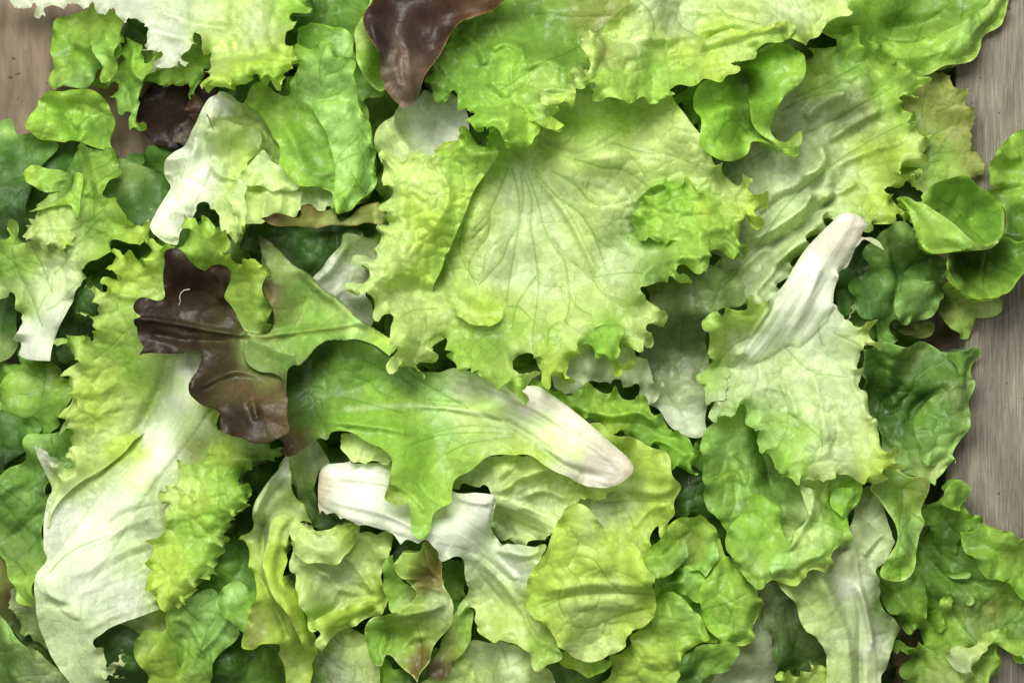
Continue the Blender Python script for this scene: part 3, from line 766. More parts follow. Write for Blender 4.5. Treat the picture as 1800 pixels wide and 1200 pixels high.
leaf('lettuce_leaf', 'twisted lime green leaf at left rising from a short cut white rib', A,
     '4: 60,662kn 100,680n 215,688kn 232,600n 290,490n 340,410n 372,330 450,240 520,170 600,155 688,142k 1: 682,935k 665,1030 600,970 520,900 515,840 550,770 548,710 515,680 420,665 330,650 305,700 300,770 250,765 150,745 95,780k 130,830 215,865 200,900 140,960 140,1000 147,1090 100,1080 75,1000 20,1020 0,1060 -80,1100 -80,1250 4: -80,400 30,390 60,430 68,500 65,560 42,575k 62,600', seed=35, stiff=6,
     cols='4: 100,650=W 200,640=W 120,550=W 250,480=W 200,400=V 270,300=V 90,450=L 1: 430,760=L 520,1050=L 620,1060=Y 400,1000=G 450,900=L 240,1020=P 300,1060=P 200,1100=P 60,1050=L 20,1180=G 250,800=G 380,700=G 340,760=D 480,1150=L 120,1180=L', tooth=(4, 26),
     ruffle=(9, 60, 36), pucker=(4, 28), mid='4: 138,680 170,560 230,420 260,250 1: 330,1050 400,900 430,720', lat=60, rib='4: 62,668n 215,692 235,590 290,480 300,350 270,260 215,300 130,420 85,480 64,580', ribh=7,
     hts='4: 140,640=6 260,400=12 1: 420,800=30 340,760=-10 600,1060=4 500,950=22 120,950=-16 80,1060=10 230,1050=24', ridges=[(12, 16, '1: 400,690 430,760 480,850 500,940'), (14, -14, '1: 420,880 400,1000 360,1100')],
     flaps=[dict(name='curled_edge', outline='1: 95,782k 150,745 250,765 320,770a 335,800a 300,850a 215,868 130,832', seed=36, cols='1: 120,790=Y 200,800=X 300,820=L 220,850=L', ruffle=(3, 50, 10), pucker=(1, 20), hts='1: 120,790=18 250,840=12 200,780=4', stiff=2),
            dict(name='folded_lobe', outline='1: 345,785 392,800 388,900 370,990 352,978 335,930 230,940 125,958k 220,905a 290,850a 320,800a', seed=37, cols='1: 360,850=L 350,950=X 250,920=L 180,940=Y', ruffle=(2, 50, 10), pucker=(1.5, 20), hts='1: 350,840=26 360,960=14 180,940=6', stiff=2),
            dict(name='frilly_lobe', outline='1: 130,1030 180,1000 200,960a 260,950a 330,990a 365,1060ka 345,1085 352,1110 320,1120 290,1158k 250,1120 200,1125 150,1095', seed=38, tooth=(7, 20), cols='1: 180,1040=P 250,1060=V 330,1070=Y 290,1000=L 260,1130=P', ruffle=(7, 40, 24), pucker=(6, 18), hts='1: 250,1050=16', stiff=2)])
leaf('root_scrap', 'grey brown withered root end with fine roots in the dark hollow at upper left', 'scrap',
     '1: 860,440 940,480 905,560 862,620 820,658k 780,632 788,590 825,545 848,490', seed=39, cols='1: 860,500=B 830,600=Z 900,520=B', pucker=(6, 12), crumple=8, ruffle=(8, 30, 20), mat='soft_leaf', z0=0)

# ================================================================ upper left
leaf('lettuce_leaf', 'plain green leaf at the top edge between the white endive and the red leaf', A,
     '1: 1300,120 1400,60 1420,-80 1720,-80 1700,60 1640,130 1630,260 1500,220 1380,180', seed=40,
     cols='1: 1500,60=G 1600,100=G 1450,100=D 1550,150=D', pucker=(3, 30), mid='1: 1450,-60 1560,100', lat=60)
leaf('lettuce_leaf', 'mint green leaf standing behind the pale curled leaf near the dark red leaf', A,
     '1: 1340,140 1440,118 1530,130 1600,190 1620,300 1680,370 1728,412 1700,440 1640,460 1660,560 1500,640 1380,400', seed=41,
     cols='1: 1450,160=G 1560,240=S 1620,340=S 1690,410=S 1500,300=C', pucker=(3, 30), edge=('L', 6), mid='1: 1400,500 1560,300 1540,150', lat=60)
leaf('heart_leaf', 'crumpled creamy heart leaf with a broad white rib leaning left', A,
     '1: 958,450n 1040,438 1150,470 1260,520 1330,600 1380,700 1520,780 1560,860 1515,925 1440,948 1400,932 1350,960 1270,990 1200,1010 1110,1040 1085,1112k 1060,1090 1030,1060 980,960 940,920 900,930 860,1000 810,1110kn 760,1100n 710,1060kn 694,1020n 725,950n 770,850n 745,800n 742,740n 780,690n 840,650n 900,550n', seed=42, stiff=6,
     cols='1: 850,700=W 790,950=W 760,780=U 1000,480=W 1020,600=V 1100,650=P 1000,750=V 1200,560=V 1150,760=P 1250,800=V 1300,900=P 1450,870=V 1100,900=P 1080,1050=P 900,830=W 1330,720=P 1130,600=Y 1120,790=Y',
     tooth=(3, 30), rib='1: 955,455 1000,470 1010,520 950,600 930,690 945,780 915,860 895,910 850,990 800,1090 715,1055 705,1010 740,930 800,830 850,700 920,560', ribh=10, mid='1: 980,460 900,640 830,850 750,1060',
     crumple=15, pucker=(2.5, 26), ruffle=(8, 50, 30), hts='1: 1100,600=20 1000,700=14 1200,690=-14 1300,850=10 850,900=4 1050,950=8 1450,850=4', mat='pale_leaf', lift=4,
     ridges=[(8, 14, '1: 960,580 940,700 1000,790 1100,800 1160,760'), (7, -14, '1: 1170,670 1220,710 1290,750'), (9, 12, '1: 1150,560 1230,640 1330,740'), (8, 11, '1: 1040,820 1060,900 1090,980'), (9, 8, '1: 1180,830 1330,860 1450,900')],
     flaps=[dict(name='crumpled_fold', outline='1: 925,660a 950,590 1010,560 1090,560 1160,590 1185,650 1150,690 1120,750 1130,790 1080,815 1010,800a 955,760a', seed=140, cols='1: 980,620=V 1080,600=P 1000,730=P 1100,690=Y 1060,790=P 1140,620=V', crumple=8, ruffle=(6, 50, 20), pucker=(1.5, 24), stiff=2, hts='1: 960,640=14 1060,590=16 1080,690=-10 980,760=14 1130,700=10', ridges=[(6, 9, '1: 950,640 960,720 1010,780 1090,790')], mat='pale_leaf'),
            dict(name='crumpled_fold', outline='1: 1150,700 1190,680 1220,720 1280,745 1340,770 1360,840 1290,870 1180,850 1110,830 1060,800 1120,760', seed=141, cols='1: 1200,760=V 1300,800=P 1150,820=P 1250,850=V', crumple=5, ruffle=(5, 50, 16), pucker=(1.5, 24), stiff=2, hts='1: 1200,760=14 1300,810=8', mat='pale_leaf'),
            dict(name='crumpled_fold', outline='1: 1030,830a 1090,815 1130,850 1120,900 1135,980 1130,1040 1090,1100ka 1065,1080a 1075,1010a 1065,940 1040,890', seed=142, cols='1: 1080,850=V 1100,950=P 1100,1060=Y', crumple=3, ruffle=(4, 50, 12), pucker=(1, 24), stiff=2, hts='1: 1090,900=12', mat='pale_leaf')])
leaf('oak_lettuce_leaf', 'olive leaf edge with a brown wavy margin under the crumpled heart leaf', A,
     '1: 1195,1000 1225,985 1262,975 1350,980 1370,935 1410,935 1440,950 1500,940 1530,995 1570,975 1690,900 1728,940 1728,1008 1650,1010 1500,1022 1340,1032 1240,1020', seed=43,
     cols='1: 1250,1000=B 1350,1000=O 1500,1000=O 1650,980=O 1400,950=M 1500,950=P', edge=('M', 5), ruffle=(3, 60, 12), pucker=(1.5, 24), hts='1: 1300,1000=14 1600,1000=10', mat='soft_leaf')
leaf('lettuce_leaf', 'mint green leaf whose right side curls over in a pale curved band', A,
     '1: 1130,405 1180,380 1250,415 1290,420 1335,330 1345,215 1390,222 1450,210k 1510,205 1518,250 1590,290 1612,300 1612,440 1650,520 1682,620 1692,750 1682,850 1620,920 1530,970 1505,960 1500,880 1470,870 1300,800 1250,640 1200,560 1130,470', seed=44,
     cols='1: 1200,430=L 1270,500=L 1330,560=X 1430,300=S 1560,330=S 1430,400=S 1450,560=L 1400,700=G 1440,640=G 1450,740=G 1360,760=L 1550,600=S 1600,800=S 1380,250=L', pucker=(3.5, 30), ruffle=(6, 60, 24), edge=('L', 6),  # hollow spots are darker green, painting the shade below the curled band
     hts='1: 1300,600=14 1420,660=-24 1440,740=-16 1500,520=18 1400,400=10 1560,350=12 1430,260=14 1340,780=10', lift=4,
     ridges=[(9, 9, '1: 1290,560 1340,660 1380,750 1450,790 1510,770'), (10, 10, '1: 1350,460 1450,480 1560,470')], mid='1: 1300,500 1430,420 1520,230', lat=60,
     flaps=[dict(name='curled_band', outline='1: 1380,440a 1440,470 1500,455 1560,470 1610,440a 1650,520a 1682,620a 1694,750a 1680,850a 1620,920a 1530,972k 1512,915 1516,830 1512,760 1500,690 1480,620 1450,560', seed=45,
                 cols='1: 1500,520=S 1600,600=S 1620,750=S 1580,880=L 1540,780=S 1660,780=L', pucker=(2.2, 32), ruffle=(2, 60, 12), hts='1: 1500,500=10 1490,560=24 1600,560=30 1530,700=24 1600,750=30 1570,900=14 1450,480=2', edge=('L', 5), stiff=2, mid='1: 1600,480 1620,620 1590,780 1540,960', lat=46)])
leaf('endive_leaf', 'white and pale yellow curly endive leaf hanging from the top left edge with pointed tips', A,
     '1: -80,-80 20,-5 8,35k 60,2 110,-5 115,38k 150,35k 200,2 260,0 400,12 425,40 500,45 535,62 555,95 600,95 640,90 650,120 668,190 638,234k 700,222 722,240 690,332k 745,318 800,290 848,315k 850,255 880,190 915,190 945,250 968,300 990,335 958,400k 968,435 1010,440 1070,425 1100,442 1120,410 1180,380 1200,352k 1210,395 1240,400 1290,425k 1300,365 1345,332 1392,290k 1350,260 1335,180 1350,110 1400,60 1420,-80', seed=46,
     cols='1: 300,0=W 550,50=W 750,150=W 800,250=W 700,300=W 900,80=V 1050,60=P 1000,200=P 1150,120=V 1100,300=Y 1250,150=P 1280,300=Y 1350,50=X 1200,380=L 1020,400=Y 950,200=P 1100,200=P 1310,80=L',
     tooth=(5, 18), pucker=(5, 22), pmask='1: 400,20=0.2 750,200=0.25 950,150=0.9 1150,250=1.2 1250,100=1', ruffle=(10, 42, 34), hts='1: 750,200=18 1100,300=14 1000,100=0 1250,250=22 1050,250=2 900,40=-6', gap=5, lift=30, cellv=0.2,
     ridges=[(9, 11, '1: 660,120 800,170 960,180'), (8, -9, '1: 700,40 900,110 1050,120'), (8, 10, '1: 980,160 1040,230 1000,330'), (9, -14, '1: 1050,180 1060,240'), (8, 10, '1: 1150,180 1180,260 1150,340'), (8, 9, '1: 1260,40 1230,160 1280,260')], mat='pale_leaf',
     flaps=[dict(name='frilly_lobe', outline='1: 960,300a 1010,260a 1080,240a 1150,250a 1220,240a 1300,260a 1345,285a 1392,290k 1350,335 1300,368 1290,428k 1240,402 1210,392 1200,355k 1180,385 1120,412 1100,445 1070,428 1010,442 968,437 956,402k 990,340', seed=168, tooth=(5, 18), cols='1: 1020,380=Y 1100,300=Y 1100,400=L 1200,310=Y 1300,320=Y 1000,300=P 1260,380=L', pucker=(5, 20), ruffle=(9, 40, 30), stiff=2, hts='1: 1050,340=14 1150,320=22 1260,330=16 1100,420=10', mat='pale_leaf')])

# ================================================================ top middle and right
leaf('lettuce_leaf', 'narrow light green leaf edge left of the dark red leaf at the top', A,
     '2: 260,-80 262,10 215,90 195,160 212,230 210,300 240,370 302,416k 345,390 520,200 520,-80', seed=50, cols='2: 230,120=L 240,300=X 280,380=G 300,100=G 205,200=P', edge=('P', 7), ruffle=(5, 90, 20), pucker=(1.5, 30), hts='2: 210,150=16 280,350=2')
leaf('lettuce_leaf', 'bent white leaf base with glossy inside under the tip of the dark red leaf', A,
     '2: 285,690 290,620 318,550 350,525 400,480 460,460 500,400 570,430 640,430 700,500 700,600 620,700 520,760 400,740 320,745', seed=51, tooth=(2, 30),
     cols='2: 330,620=P 350,700=V 450,560=W 560,520=W 600,600=W 520,450=T 400,700=P', pucker=(1.5, 34), hts='2: 310,600=28 340,700=20 450,600=-18 560,500=-10 600,620=-10', ridges=[(7, 12, '2: 350,530 380,600 440,680'), (9, 6, '2: 600,450 560,560 540,650')], ruffle=(6, 80, 24), mat='pale_leaf', cellv=0.05)
leaf('lettuce_leaf', 'smooth bright green leaf in the top right corner bending down along the plank', A,
     '3: 700,-80 1860,-80 1750,-40 1742,20 1700,100 1660,130 1620,165 1600,230 1560,270 1490,300 1400,325 1300,340 1150,300 1000,200 850,120', seed=52,
     cols='3: 1200,60=G 1100,30=X 1300,150=G 1400,230=L 1550,150=L 1600,60=G 1650,100=L 1480,60=G 1700,40=L 1250,250=L', edge=('P', 6),
     pucker=(3.5, 42), pmask='3: 1100,40=0.2 1250,60=0.2 1400,200=1.2 1600,150=1', ruffle=(6, 90, 26), hts='3: 1200,30=0 1250,130=-26 1400,130=10 1500,230=22 1600,80=26 1700,60=2 1200,-40=14', ridges=[(14, 14, '3: 1180,180 1350,170 1500,130 1650,20'), (12, -12, '3: 1180,110 1350,100 1450,60')], mid='3: 1100,260 1350,180 1600,40', lat=60, lift=4,
     flaps=[dict(name='folded_side', outline='3: 1110,165 1190,188 1290,192 1380,175 1450,140 1530,92 1600,55 1640,10 1655,-60 1860,-80a 1742,20a 1700,100a 1620,165a 1600,230a 1560,270a 1490,300a 1400,325a 1300,340a 1180,310a', seed=165, cols='3: 1200,230=L 1300,250=L 1400,220=L 1500,180=L 1550,150=S 1620,90=L 1690,20=P 1450,270=G', pucker=(7, 36), ruffle=(3, 80, 16), stiff=2, cellv=0.5, hts='3: 1200,200=12 1350,200=22 1500,150=22 1620,60=18 1400,300=2', mat='glossy_leaf')])
leaf('endive_leaf', 'long crinkled sage green leaf with parallel ribs and a yellow frilly right rim', A,
     '3: 1000,140k 1080,130k 1075,200 1110,190 1160,170k 1150,250 1200,280 1268,282 1262,320 1290,320 1352,345k 1348,375 1300,410 1345,462k 1290,440 1250,450 1240,490 1312,490k 1300,520 1325,545k 1290,560 1310,600 1350,600k 1362,680 1330,730 1260,770 1250,790 1330,790k 1325,830 1345,858k 1290,810 1240,820 1245,850 1200,860 1210,910 1280,930k 1280,1020 1270,1076k 1240,1010 1200,1000 1130,1020 1080,1040 6: 900,80 700,350 640,420n 560,440 440,420 300,460 380,250 450,100 3: 500,880 350,800 360,700 280,560 220,440 300,370 500,300 800,250 900,200', seed=53,
     cols='3: 1040,170=X 980,300=G 700,400=T 850,350=L 900,500=U 760,600=U 1000,450=T 1150,400=L 1200,300=L 1050,550=T 1250,500=L 1200,700=Y 1320,680=P 1100,700=Y 1000,750=V 1050,850=P 1150,900=Y 1230,980=Y 900,900=V 850,700=V 750,820=U 600,950=U 700,950=V 600,750=T 450,700=D 300,450=G 800,1000=V 700,1100=V 6: 500,350=V 600,250=V 450,250=U 560,400=V 350,430=U', tooth=(4, 22),
     pucker=(6, 30), cell_dir=(-0.75, 1.9), ruffle=(12, 46, 36), crumple=3, cellv=0.5,
     hts='3: 1030,160=26 900,450=8 800,600=-8 860,680=16 700,900=4 1250,650=16 1100,900=8 400,700=-26 300,450=-24 550,850=-14 1240,960=16 1300,360=14 6: 500,350=-14', lift=2,
     ridges=[(10, 32, '3: 880,650 890,720 840,780 780,800'), (9, 27, '3: 830,860 800,940 680,1020 6: 560,150'), (8, 22, '3: 920,940 860,1000 800,1090 6: 640,260'), (7, -20, '3: 960,860 880,960 760,1050 6: 600,180'), (8, -19, '3: 900,760 850,840 700,900 600,1000'), (10, 19, '3: 820,530 900,450 990,430'), (8, 14, '3: 920,630 1030,560 1150,500'), (9, 14, '3: 960,740 1100,680 1250,640'), (7, 16, '3: 880,900 980,860 1050,820'), (7, 12, '6: 460,330 600,200 700,100'), (7, 12, '6: 560,400 680,260 780,120')],
     veins=[(2.2, '3: 600,1100 750,900 1000,700 1250,560'), (2, '3: 760,620 900,560 1050,480 1200,400'), (1.8, '3: 760,440 900,380 1080,280'), (1.8, '3: 700,500 850,430 1010,420 1000,480'), (1.8, '3: 560,720 620,690 660,640')])
# ================================================================ right side
leaf('lettuce_leaf', 'dark green leaf with light veins left of the green cups on the right', A,
     '10: 130,580 250,560 340,640 440,700 500,720 470,800 480,910 440,950 400,1010 330,1045 270,1055 225,1030 200,1060 232,1140k 200,1145 140,1150 100,1060 20,1000 -20,930 -20,850 40,800 60,760 45,700 90,640', seed=60,
     cols='10: 180,640=Q 120,720=C 250,700=C 150,850=C 60,880=D 350,780=D 310,880=S 300,980=S 260,1020=C 420,850=G 120,1000=D 180,1100=C 240,800=D', ruffle=(7, 70, 26), pucker=(5, 44),
     hts='10: 150,720=14 240,820=-10 320,880=22 300,990=16 360,780=-8 150,900=10 120,1080=4', ridges=[(7, -12, '10: 170,620 210,760 240,830 215,920 210,990'), (10, 12, '10: 290,860 360,840 400,870'), (8, -9, '10: 240,830 310,760 400,720')],
     veins=[(2, '10: 240,840 330,700 360,640'), (2, '10: 240,840 200,740 170,640'), (1.6, '10: 205,930 280,970 350,1000')], lift=2,
     flaps=[dict(name='lower_lobe', outline='10: 214,900 240,850 290,838 360,838 420,830 478,870a 482,910a 440,950a 400,1010a 330,1045a 270,1055a 228,1030 205,960', seed=160, cols='10: 250,880=C 310,880=S 300,980=S 260,1020=C 400,900=C', ruffle=(3, 70, 14), pucker=(3, 40), stiff=2, hts='10: 240,880=12 320,860=18 400,860=10 230,980=12 320,980=4')])
leaf('lettuce_leaf', 'bright green leaf at the right edge above the two cups', A,
     '10: 950,60 857,80 760,130 710,180 690,230 672,290 678,360 720,375 660,380 700,420 750,470 770,560 740,650 760,740 950,760', seed=61,
     cols='10: 780,200=X 830,150=L 700,320=L 760,330=X 820,300=X 740,400=G 830,420=L 800,500=C 770,560=D 830,600=G 850,700=G', edge=('L', 7), ruffle=(4, 80, 20), pucker=(4, 34),
     hts='10: 770,200=24 700,330=16 770,280=-6 840,250=10 740,410=-10 850,400=14 800,520=-12 830,640=16', ridges=[(9, 10, '10: 700,200 780,230 840,210'), (7, -9, '10: 690,380 780,380 860,370')], lift=4, mat='glossy_leaf')
leaf('lettuce_leaf', 'lower deep green cup shaped leaf with a pale rim resting on the plank', A,
     '10: 440,720 460,690 560,680 680,660 760,620 830,640 950,600 950,720 857,780 800,860 740,905 650,930 560,930 490,890 445,820', seed=62,
     cols='10: 520,780=E 600,850=G 700,850=G 560,720=E 750,700=D 640,760=E 800,780=G 780,680=D 850,700=G 560,890=L 700,890=L', edge=('L', 6), ruffle=(1.5, 90, 14), pucker=(3, 34), cup=0,  # darker greens inside the cup paint its inner shade; rim stays light
     hts='10: 450,760=34 500,880=36 600,925=36 740,890=34 857,770=30 600,780=-34 700,760=-22 560,740=-34 640,840=-12 760,760=-10 800,700=4 850,660=14', ridges=[(8, 10, '10: 680,680 660,760 640,880'), (8, -8, '10: 560,700 580,800 560,900')], lift=10, mat='glossy_leaf',
     veins=[(1.8, '10: 680,700 740,760 800,800'), (1.8, '10: 650,740 660,840')],
     flaps=[dict(name='outer_wall', outline='10: 436,740 450,800 500,885 570,928 650,935 740,905 710,945a 640,968a 570,962a 500,920a 450,850a', seed=63, cols='10: 500,900=L 620,950=L 700,930=Y', ruffle=(1, 60, 8), pucker=(1, 20), stiff=2, hts='10: 500,900=4 640,950=0', warp=2)])
leaf('lettuce_leaf', 'upper bright green cup shaped leaf between the yellow frill and the plank', A,
     '10: 215,425 260,420 300,450 340,440 330,420 400,350 480,325 560,318 620,345 690,410 740,470 752,520 745,600 700,650 640,670 560,690 450,700 370,700 320,650 290,560 270,480', seed=64,
     cols='10: 450,400=G 550,450=G 620,450=G 560,560=X 680,560=G 400,450=G 500,350=G 640,380=G 350,520=L 400,600=L 480,660=L 300,470=L', edge=('L', 6), ruffle=(2, 90, 16), pucker=(3, 38),
     hts='10: 340,440=24 400,350=28 560,318=28 690,410=32 750,520=40 700,640=40 600,665=40 500,600=36 400,500=28 520,480=-22 600,520=-24 570,420=-14 460,420=-8 640,470=-12 350,600=14 420,680=4 280,460=10', lift=10, mat='glossy_leaf',
     ridges=[(6, 12, '10: 380,490 450,540 520,600 620,660 700,640 748,560'), (10, -8, '10: 420,480 480,560 560,610')],
     veins=[(2, '10: 640,640 600,560 540,480 430,420'), (1.6, '10: 560,510 500,560 450,560'), (1.6, '10: 600,560 630,500 630,440'), (1.5, '10: 520,460 540,400')],
     flaps=[dict(name='outer_wall', outline='10: 215,428a 260,422 300,450 345,462 400,495 440,530 490,580 545,635 600,668 660,668 710,640 690,668 640,688 560,694 450,705a 370,705a 320,655a 290,565a 262,480a', seed=137, cols='10: 280,460=L 350,540=L 420,620=L 500,670=S 600,680=L', edge=('P', 3), ruffle=(1.5, 80, 10), pucker=(2, 34), stiff=2, warp=3, hts='10: 280,450=4 400,520=18 500,610=22 620,672=14 400,680=2 330,600=4')])
leaf('lettuce_leaf', 'dark bluish green blistered leaf lying against the plank at mid right', A,
     '6: 1055,640k 1100,620 1180,605 1260,615 1340,605 1400,620 1440,640 1550,630 1590,650 1565,740 1555,870 1520,1000 1480,1090 1470,1150 9: 1465,180 1430,260 1380,305k 1340,260 1250,270 1160,200 6: 1160,1100 1130,950 1080,850 1070,700', seed=65,
     cols='6: 1120,750=D 1200,680=C 1250,800=D 1180,900=D 1300,650=Q 1380,700=C 1330,850=D 1260,1000=D 1400,950=C 1480,850=Q 1520,700=C 1350,1050=C 1420,1100=S 9: 1420,220=P 1380,280=P 1280,200=S', edge=('S', 6),
     pucker=(8, 50), cellv=0.5, ruffle=(7, 80, 26), hts='6: 1200,750=26 1300,700=14 1250,950=6 1340,900=-12 1440,800=14 1520,750=2 1400,1000=10 1170,980=10', mid='6: 1180,1150 1230,950 1260,760 1240,640', lat=60,
     ridges=[(10, -14, '6: 1460,800 1380,850 1310,920 1290,1020'), (12, 12, '6: 1190,680 1190,800 1230,900'), (8, -8, '6: 1260,790 1180,870')], lift=6,
     flaps=[dict(name='folded_side', outline='6: 1440,640a 1550,630a 1590,650a 1565,740a 1555,870a 1520,1000a 1480,1090a 1440,1140a 1350,1150 1295,1050 1310,920 1380,850 1460,790 1490,720', seed=159, cols='6: 1520,700=C 1480,850=Q 1420,950=C 1350,1050=C 1430,1080=S 1330,960=G', ruffle=(4, 70, 18), pucker=(7, 40), stiff=2, hts='6: 1460,800=16 1380,880=18 1310,980=16 1450,950=10 1500,760=6', cellv=0.4)])
leaf('oak_lettuce_leaf', 'large curly mid green leaf in the bottom right corner on the plank', A,
     '11: 690,260 760,180 800,168 840,200 838,260 830,290 880,340 920,380 940,410 1000,410 1060,450 1100,470 1260,490 1260,900 1240,1000 1200,1060 1143,1115k 1090,1060 1060,1030 1030,1020 1035,1060 1000,1110 1022,1160k 980,1180 980,1300 800,1300 850,1160 880,1070 920,1030 980,1010 940,1000 880,1010 850,1080 860,1180 820,1300 560,1300 560,1120 600,1090 500,1060 520,990 560,1000 620,1010 680,1010 620,960 560,940 500,880 430,780 350,680 335,620 420,620 480,640 560,560 620,500 650,400 640,330', seed=66,
     cols='11: 770,230=G 720,330=G 850,350=X 750,480=D 820,520=D 900,470=G 980,460=L 1050,500=L 950,560=X 900,600=G 1100,600=L 1050,700=X 850,650=D 800,720=G 600,700=G 600,820=X 480,720=G 700,780=D 850,780=Q 950,760=G 900,900=Q 1000,950=G 1100,900=G 700,950=X 780,900=L 650,1080=G 780,1100=L 800,1180=P 950,1120=L 1100,1050=L 420,660=G 540,900=G 1000,850=O', tooth=(3, 34),
     ruffle=(12, 64, 40), pucker=(5, 32), crumple=7, hts='11: 770,220=20 700,420=-14 760,520=-18 900,500=8 960,480=18 1050,560=20 1100,680=14 850,680=-18 620,800=14 700,830=-8 900,820=4 950,950=14 560,680=-6', mid='11: 800,1280 880,980 900,760 860,560 800,350', lat=60,
     ridges=[(8, 14, '11: 860,430 800,470 790,560'), (8, 12, '11: 660,300 730,300 800,335'), (8, 14, '11: 900,440 1000,430 1080,480'), (8, 10, '11: 1000,640 1080,720 1150,800'), (10, -12, '11: 700,600 760,680 860,690 960,720'), (8, 10, '11: 580,660 600,760 640,850')],
     flaps=[dict(name='curled_lobe', outline='11: 725,760 750,755 775,775 765,820 745,850 750,900 735,950 690,940a 655,900a 655,870a 690,830 710,790', seed=67, cols='11: 740,790=L 690,880=L 710,920=X', pucker=(3, 16), ruffle=(3, 30, 10), hts='11: 720,850=24', stiff=2, mat='glossy_leaf', tooth=(2, 20)),
            dict(name='pale_tip', outline='11: 752,650ka 800,638a 865,645 862,665 845,674 770,670', seed=68, cols='11: 800,655=S', pucker=(1, 20), ruffle=(2, 30, 8), hts='11: 800,655=8', stiff=2),
            dict(name='small_fold', outline='11: 835,740a 870,755 880,790 850,805 835,780a', seed=69, cols='11: 860,780=S', pucker=(1, 20), ruffle=(2, 30, 8), hts='11: 860,780=8', stiff=2),
            dict(name='large_lobe', outline='11: 800,440 850,425 920,412 1000,412 1060,450 1100,470 1260,490a 1260,840a 1180,790 1100,750 1040,700 985,660 930,650 880,600 830,520', seed=155, cols='11: 870,480=G 950,460=L 1050,520=L 950,560=X 900,590=G 1100,600=L 1080,700=X 1150,760=X', ruffle=(6, 70, 24), pucker=(4, 34), stiff=2, hts='11: 850,470=8 950,460=22 1000,640=14 1100,720=20 1050,520=14 950,560=20 900,580=4', warp=8, edge=('L', 4)),
            dict(name='left_lobe', outline='11: 335,620k 420,620 480,650 545,665 600,640 650,690 650,780 660,870 640,945a 600,960a 560,940a 500,880a 430,780a 350,680a', seed=156, cols='11: 420,660=G 500,720=G 600,800=X 560,900=L 600,690=G', ruffle=(5, 60, 20), pucker=(4, 34), stiff=2, hts='11: 420,640=12 600,660=12 650,780=18 560,780=6'),
            dict(name='round_lobe', outline='11: 690,262 760,180 800,168 840,200 838,260 810,300 800,330 760,315 700,290', seed=157, cols='11: 770,230=G 730,300=L', ruffle=(3, 60, 12), pucker=(2, 34), stiff=2, hts='11: 770,220=16 760,310=12', edge=('L', 3)),
            dict(name='frilly_lobe', outline='11: 735,1050 780,1020 850,1000 900,960 960,930 1040,920 1090,960a 1143,1000 1143,1115k 1090,1060 1060,1032 1010,1012 960,1000 900,1035 870,1100 850,1180k 800,1130', seed=158, tooth=(4, 26), cols='11: 800,1070=U 900,1000=P 960,960=L 1080,1000=L 840,1040=P', ruffle=(6, 50, 18), pucker=(3, 26), stiff=2, hts='11: 760,1060=14 900,980=14 1000,960=6')])
leaf('lettuce_leaf', 'thick pale leaf with a curved white rib running off the bottom edge at right', A,
     '11: -120,640 0,640 150,560 250,420 290,330 330,240 360,210n 400,240 440,320 470,380 480,460 440,600 400,640 430,780 520,920 540,950 520,1000 470,1090 465,1150 445,1180 440,1320 180,1320 150,1080 100,1000 20,880 -60,740', seed=70, stiff=6,
     cols='11: 330,330=T 300,450=T 250,600=T 380,500=V 400,540=V 350,420=T 260,700=W 330,900=W 370,1050=W 100,720=P 50,780=P 150,850=P 180,1000=V 230,1100=P 280,900=P 450,800=G 440,950=T 430,1100=T 500,950=Q', tooth=(2, 30),
     rib='11: 200,560n 290,520 330,700 380,850 400,1000 420,1100 420,1310 325,1310 330,1100 280,950 240,800 200,700', ribh=5, mid='11: 260,540 300,740 350,950 380,1290', pucker=(3, 34), ruffle=(6, 80, 24), crumple=2, mat='pale_leaf', cellv=0.15,
     hts='11: 330,330=-10 100,700=10 250,1050=26 150,950=14 300,700=0 350,950=8 400,520=14 450,900=-8 370,1150=10', ridges=[(12, 12, '11: 100,650 200,850 260,1000 280,1280'), (6, -9, '11: 290,740 320,830 330,960 330,1280'), (6, 10, '11: 300,700 350,850 385,960 390,1040'), (8, 9, '11: 440,430 380,500 330,560'), (7, -7, '11: 430,470 350,560')])
leaf('oak_lettuce_leaf', 'smooth green tongue shaped leaf lobe hanging beside the plank at lower right', A,
     '9: 1100,320 1150,250 1210,230 1280,260 1340,262 1368,310 1360,380 1350,440 1352,480 1330,540 1315,640 1290,700 1240,738 1180,740 1140,710 1160,660 1200,590 1210,530 1208,470 1180,420 1140,370', seed=71,
     cols='9: 1250,350=G 1300,400=L 1260,550=S 1230,680=X 1200,300=G 1320,320=O 1280,640=L', edge=('P', 5), ruffle=(4, 90, 20), pucker=(3.5, 40), mid='9: 1190,270 1290,420 1270,580 1200,720', lat=50,
     hts='9: 1180,330=0 1240,450=22 1280,450=14 1230,600=26 1190,700=16', lift=16)
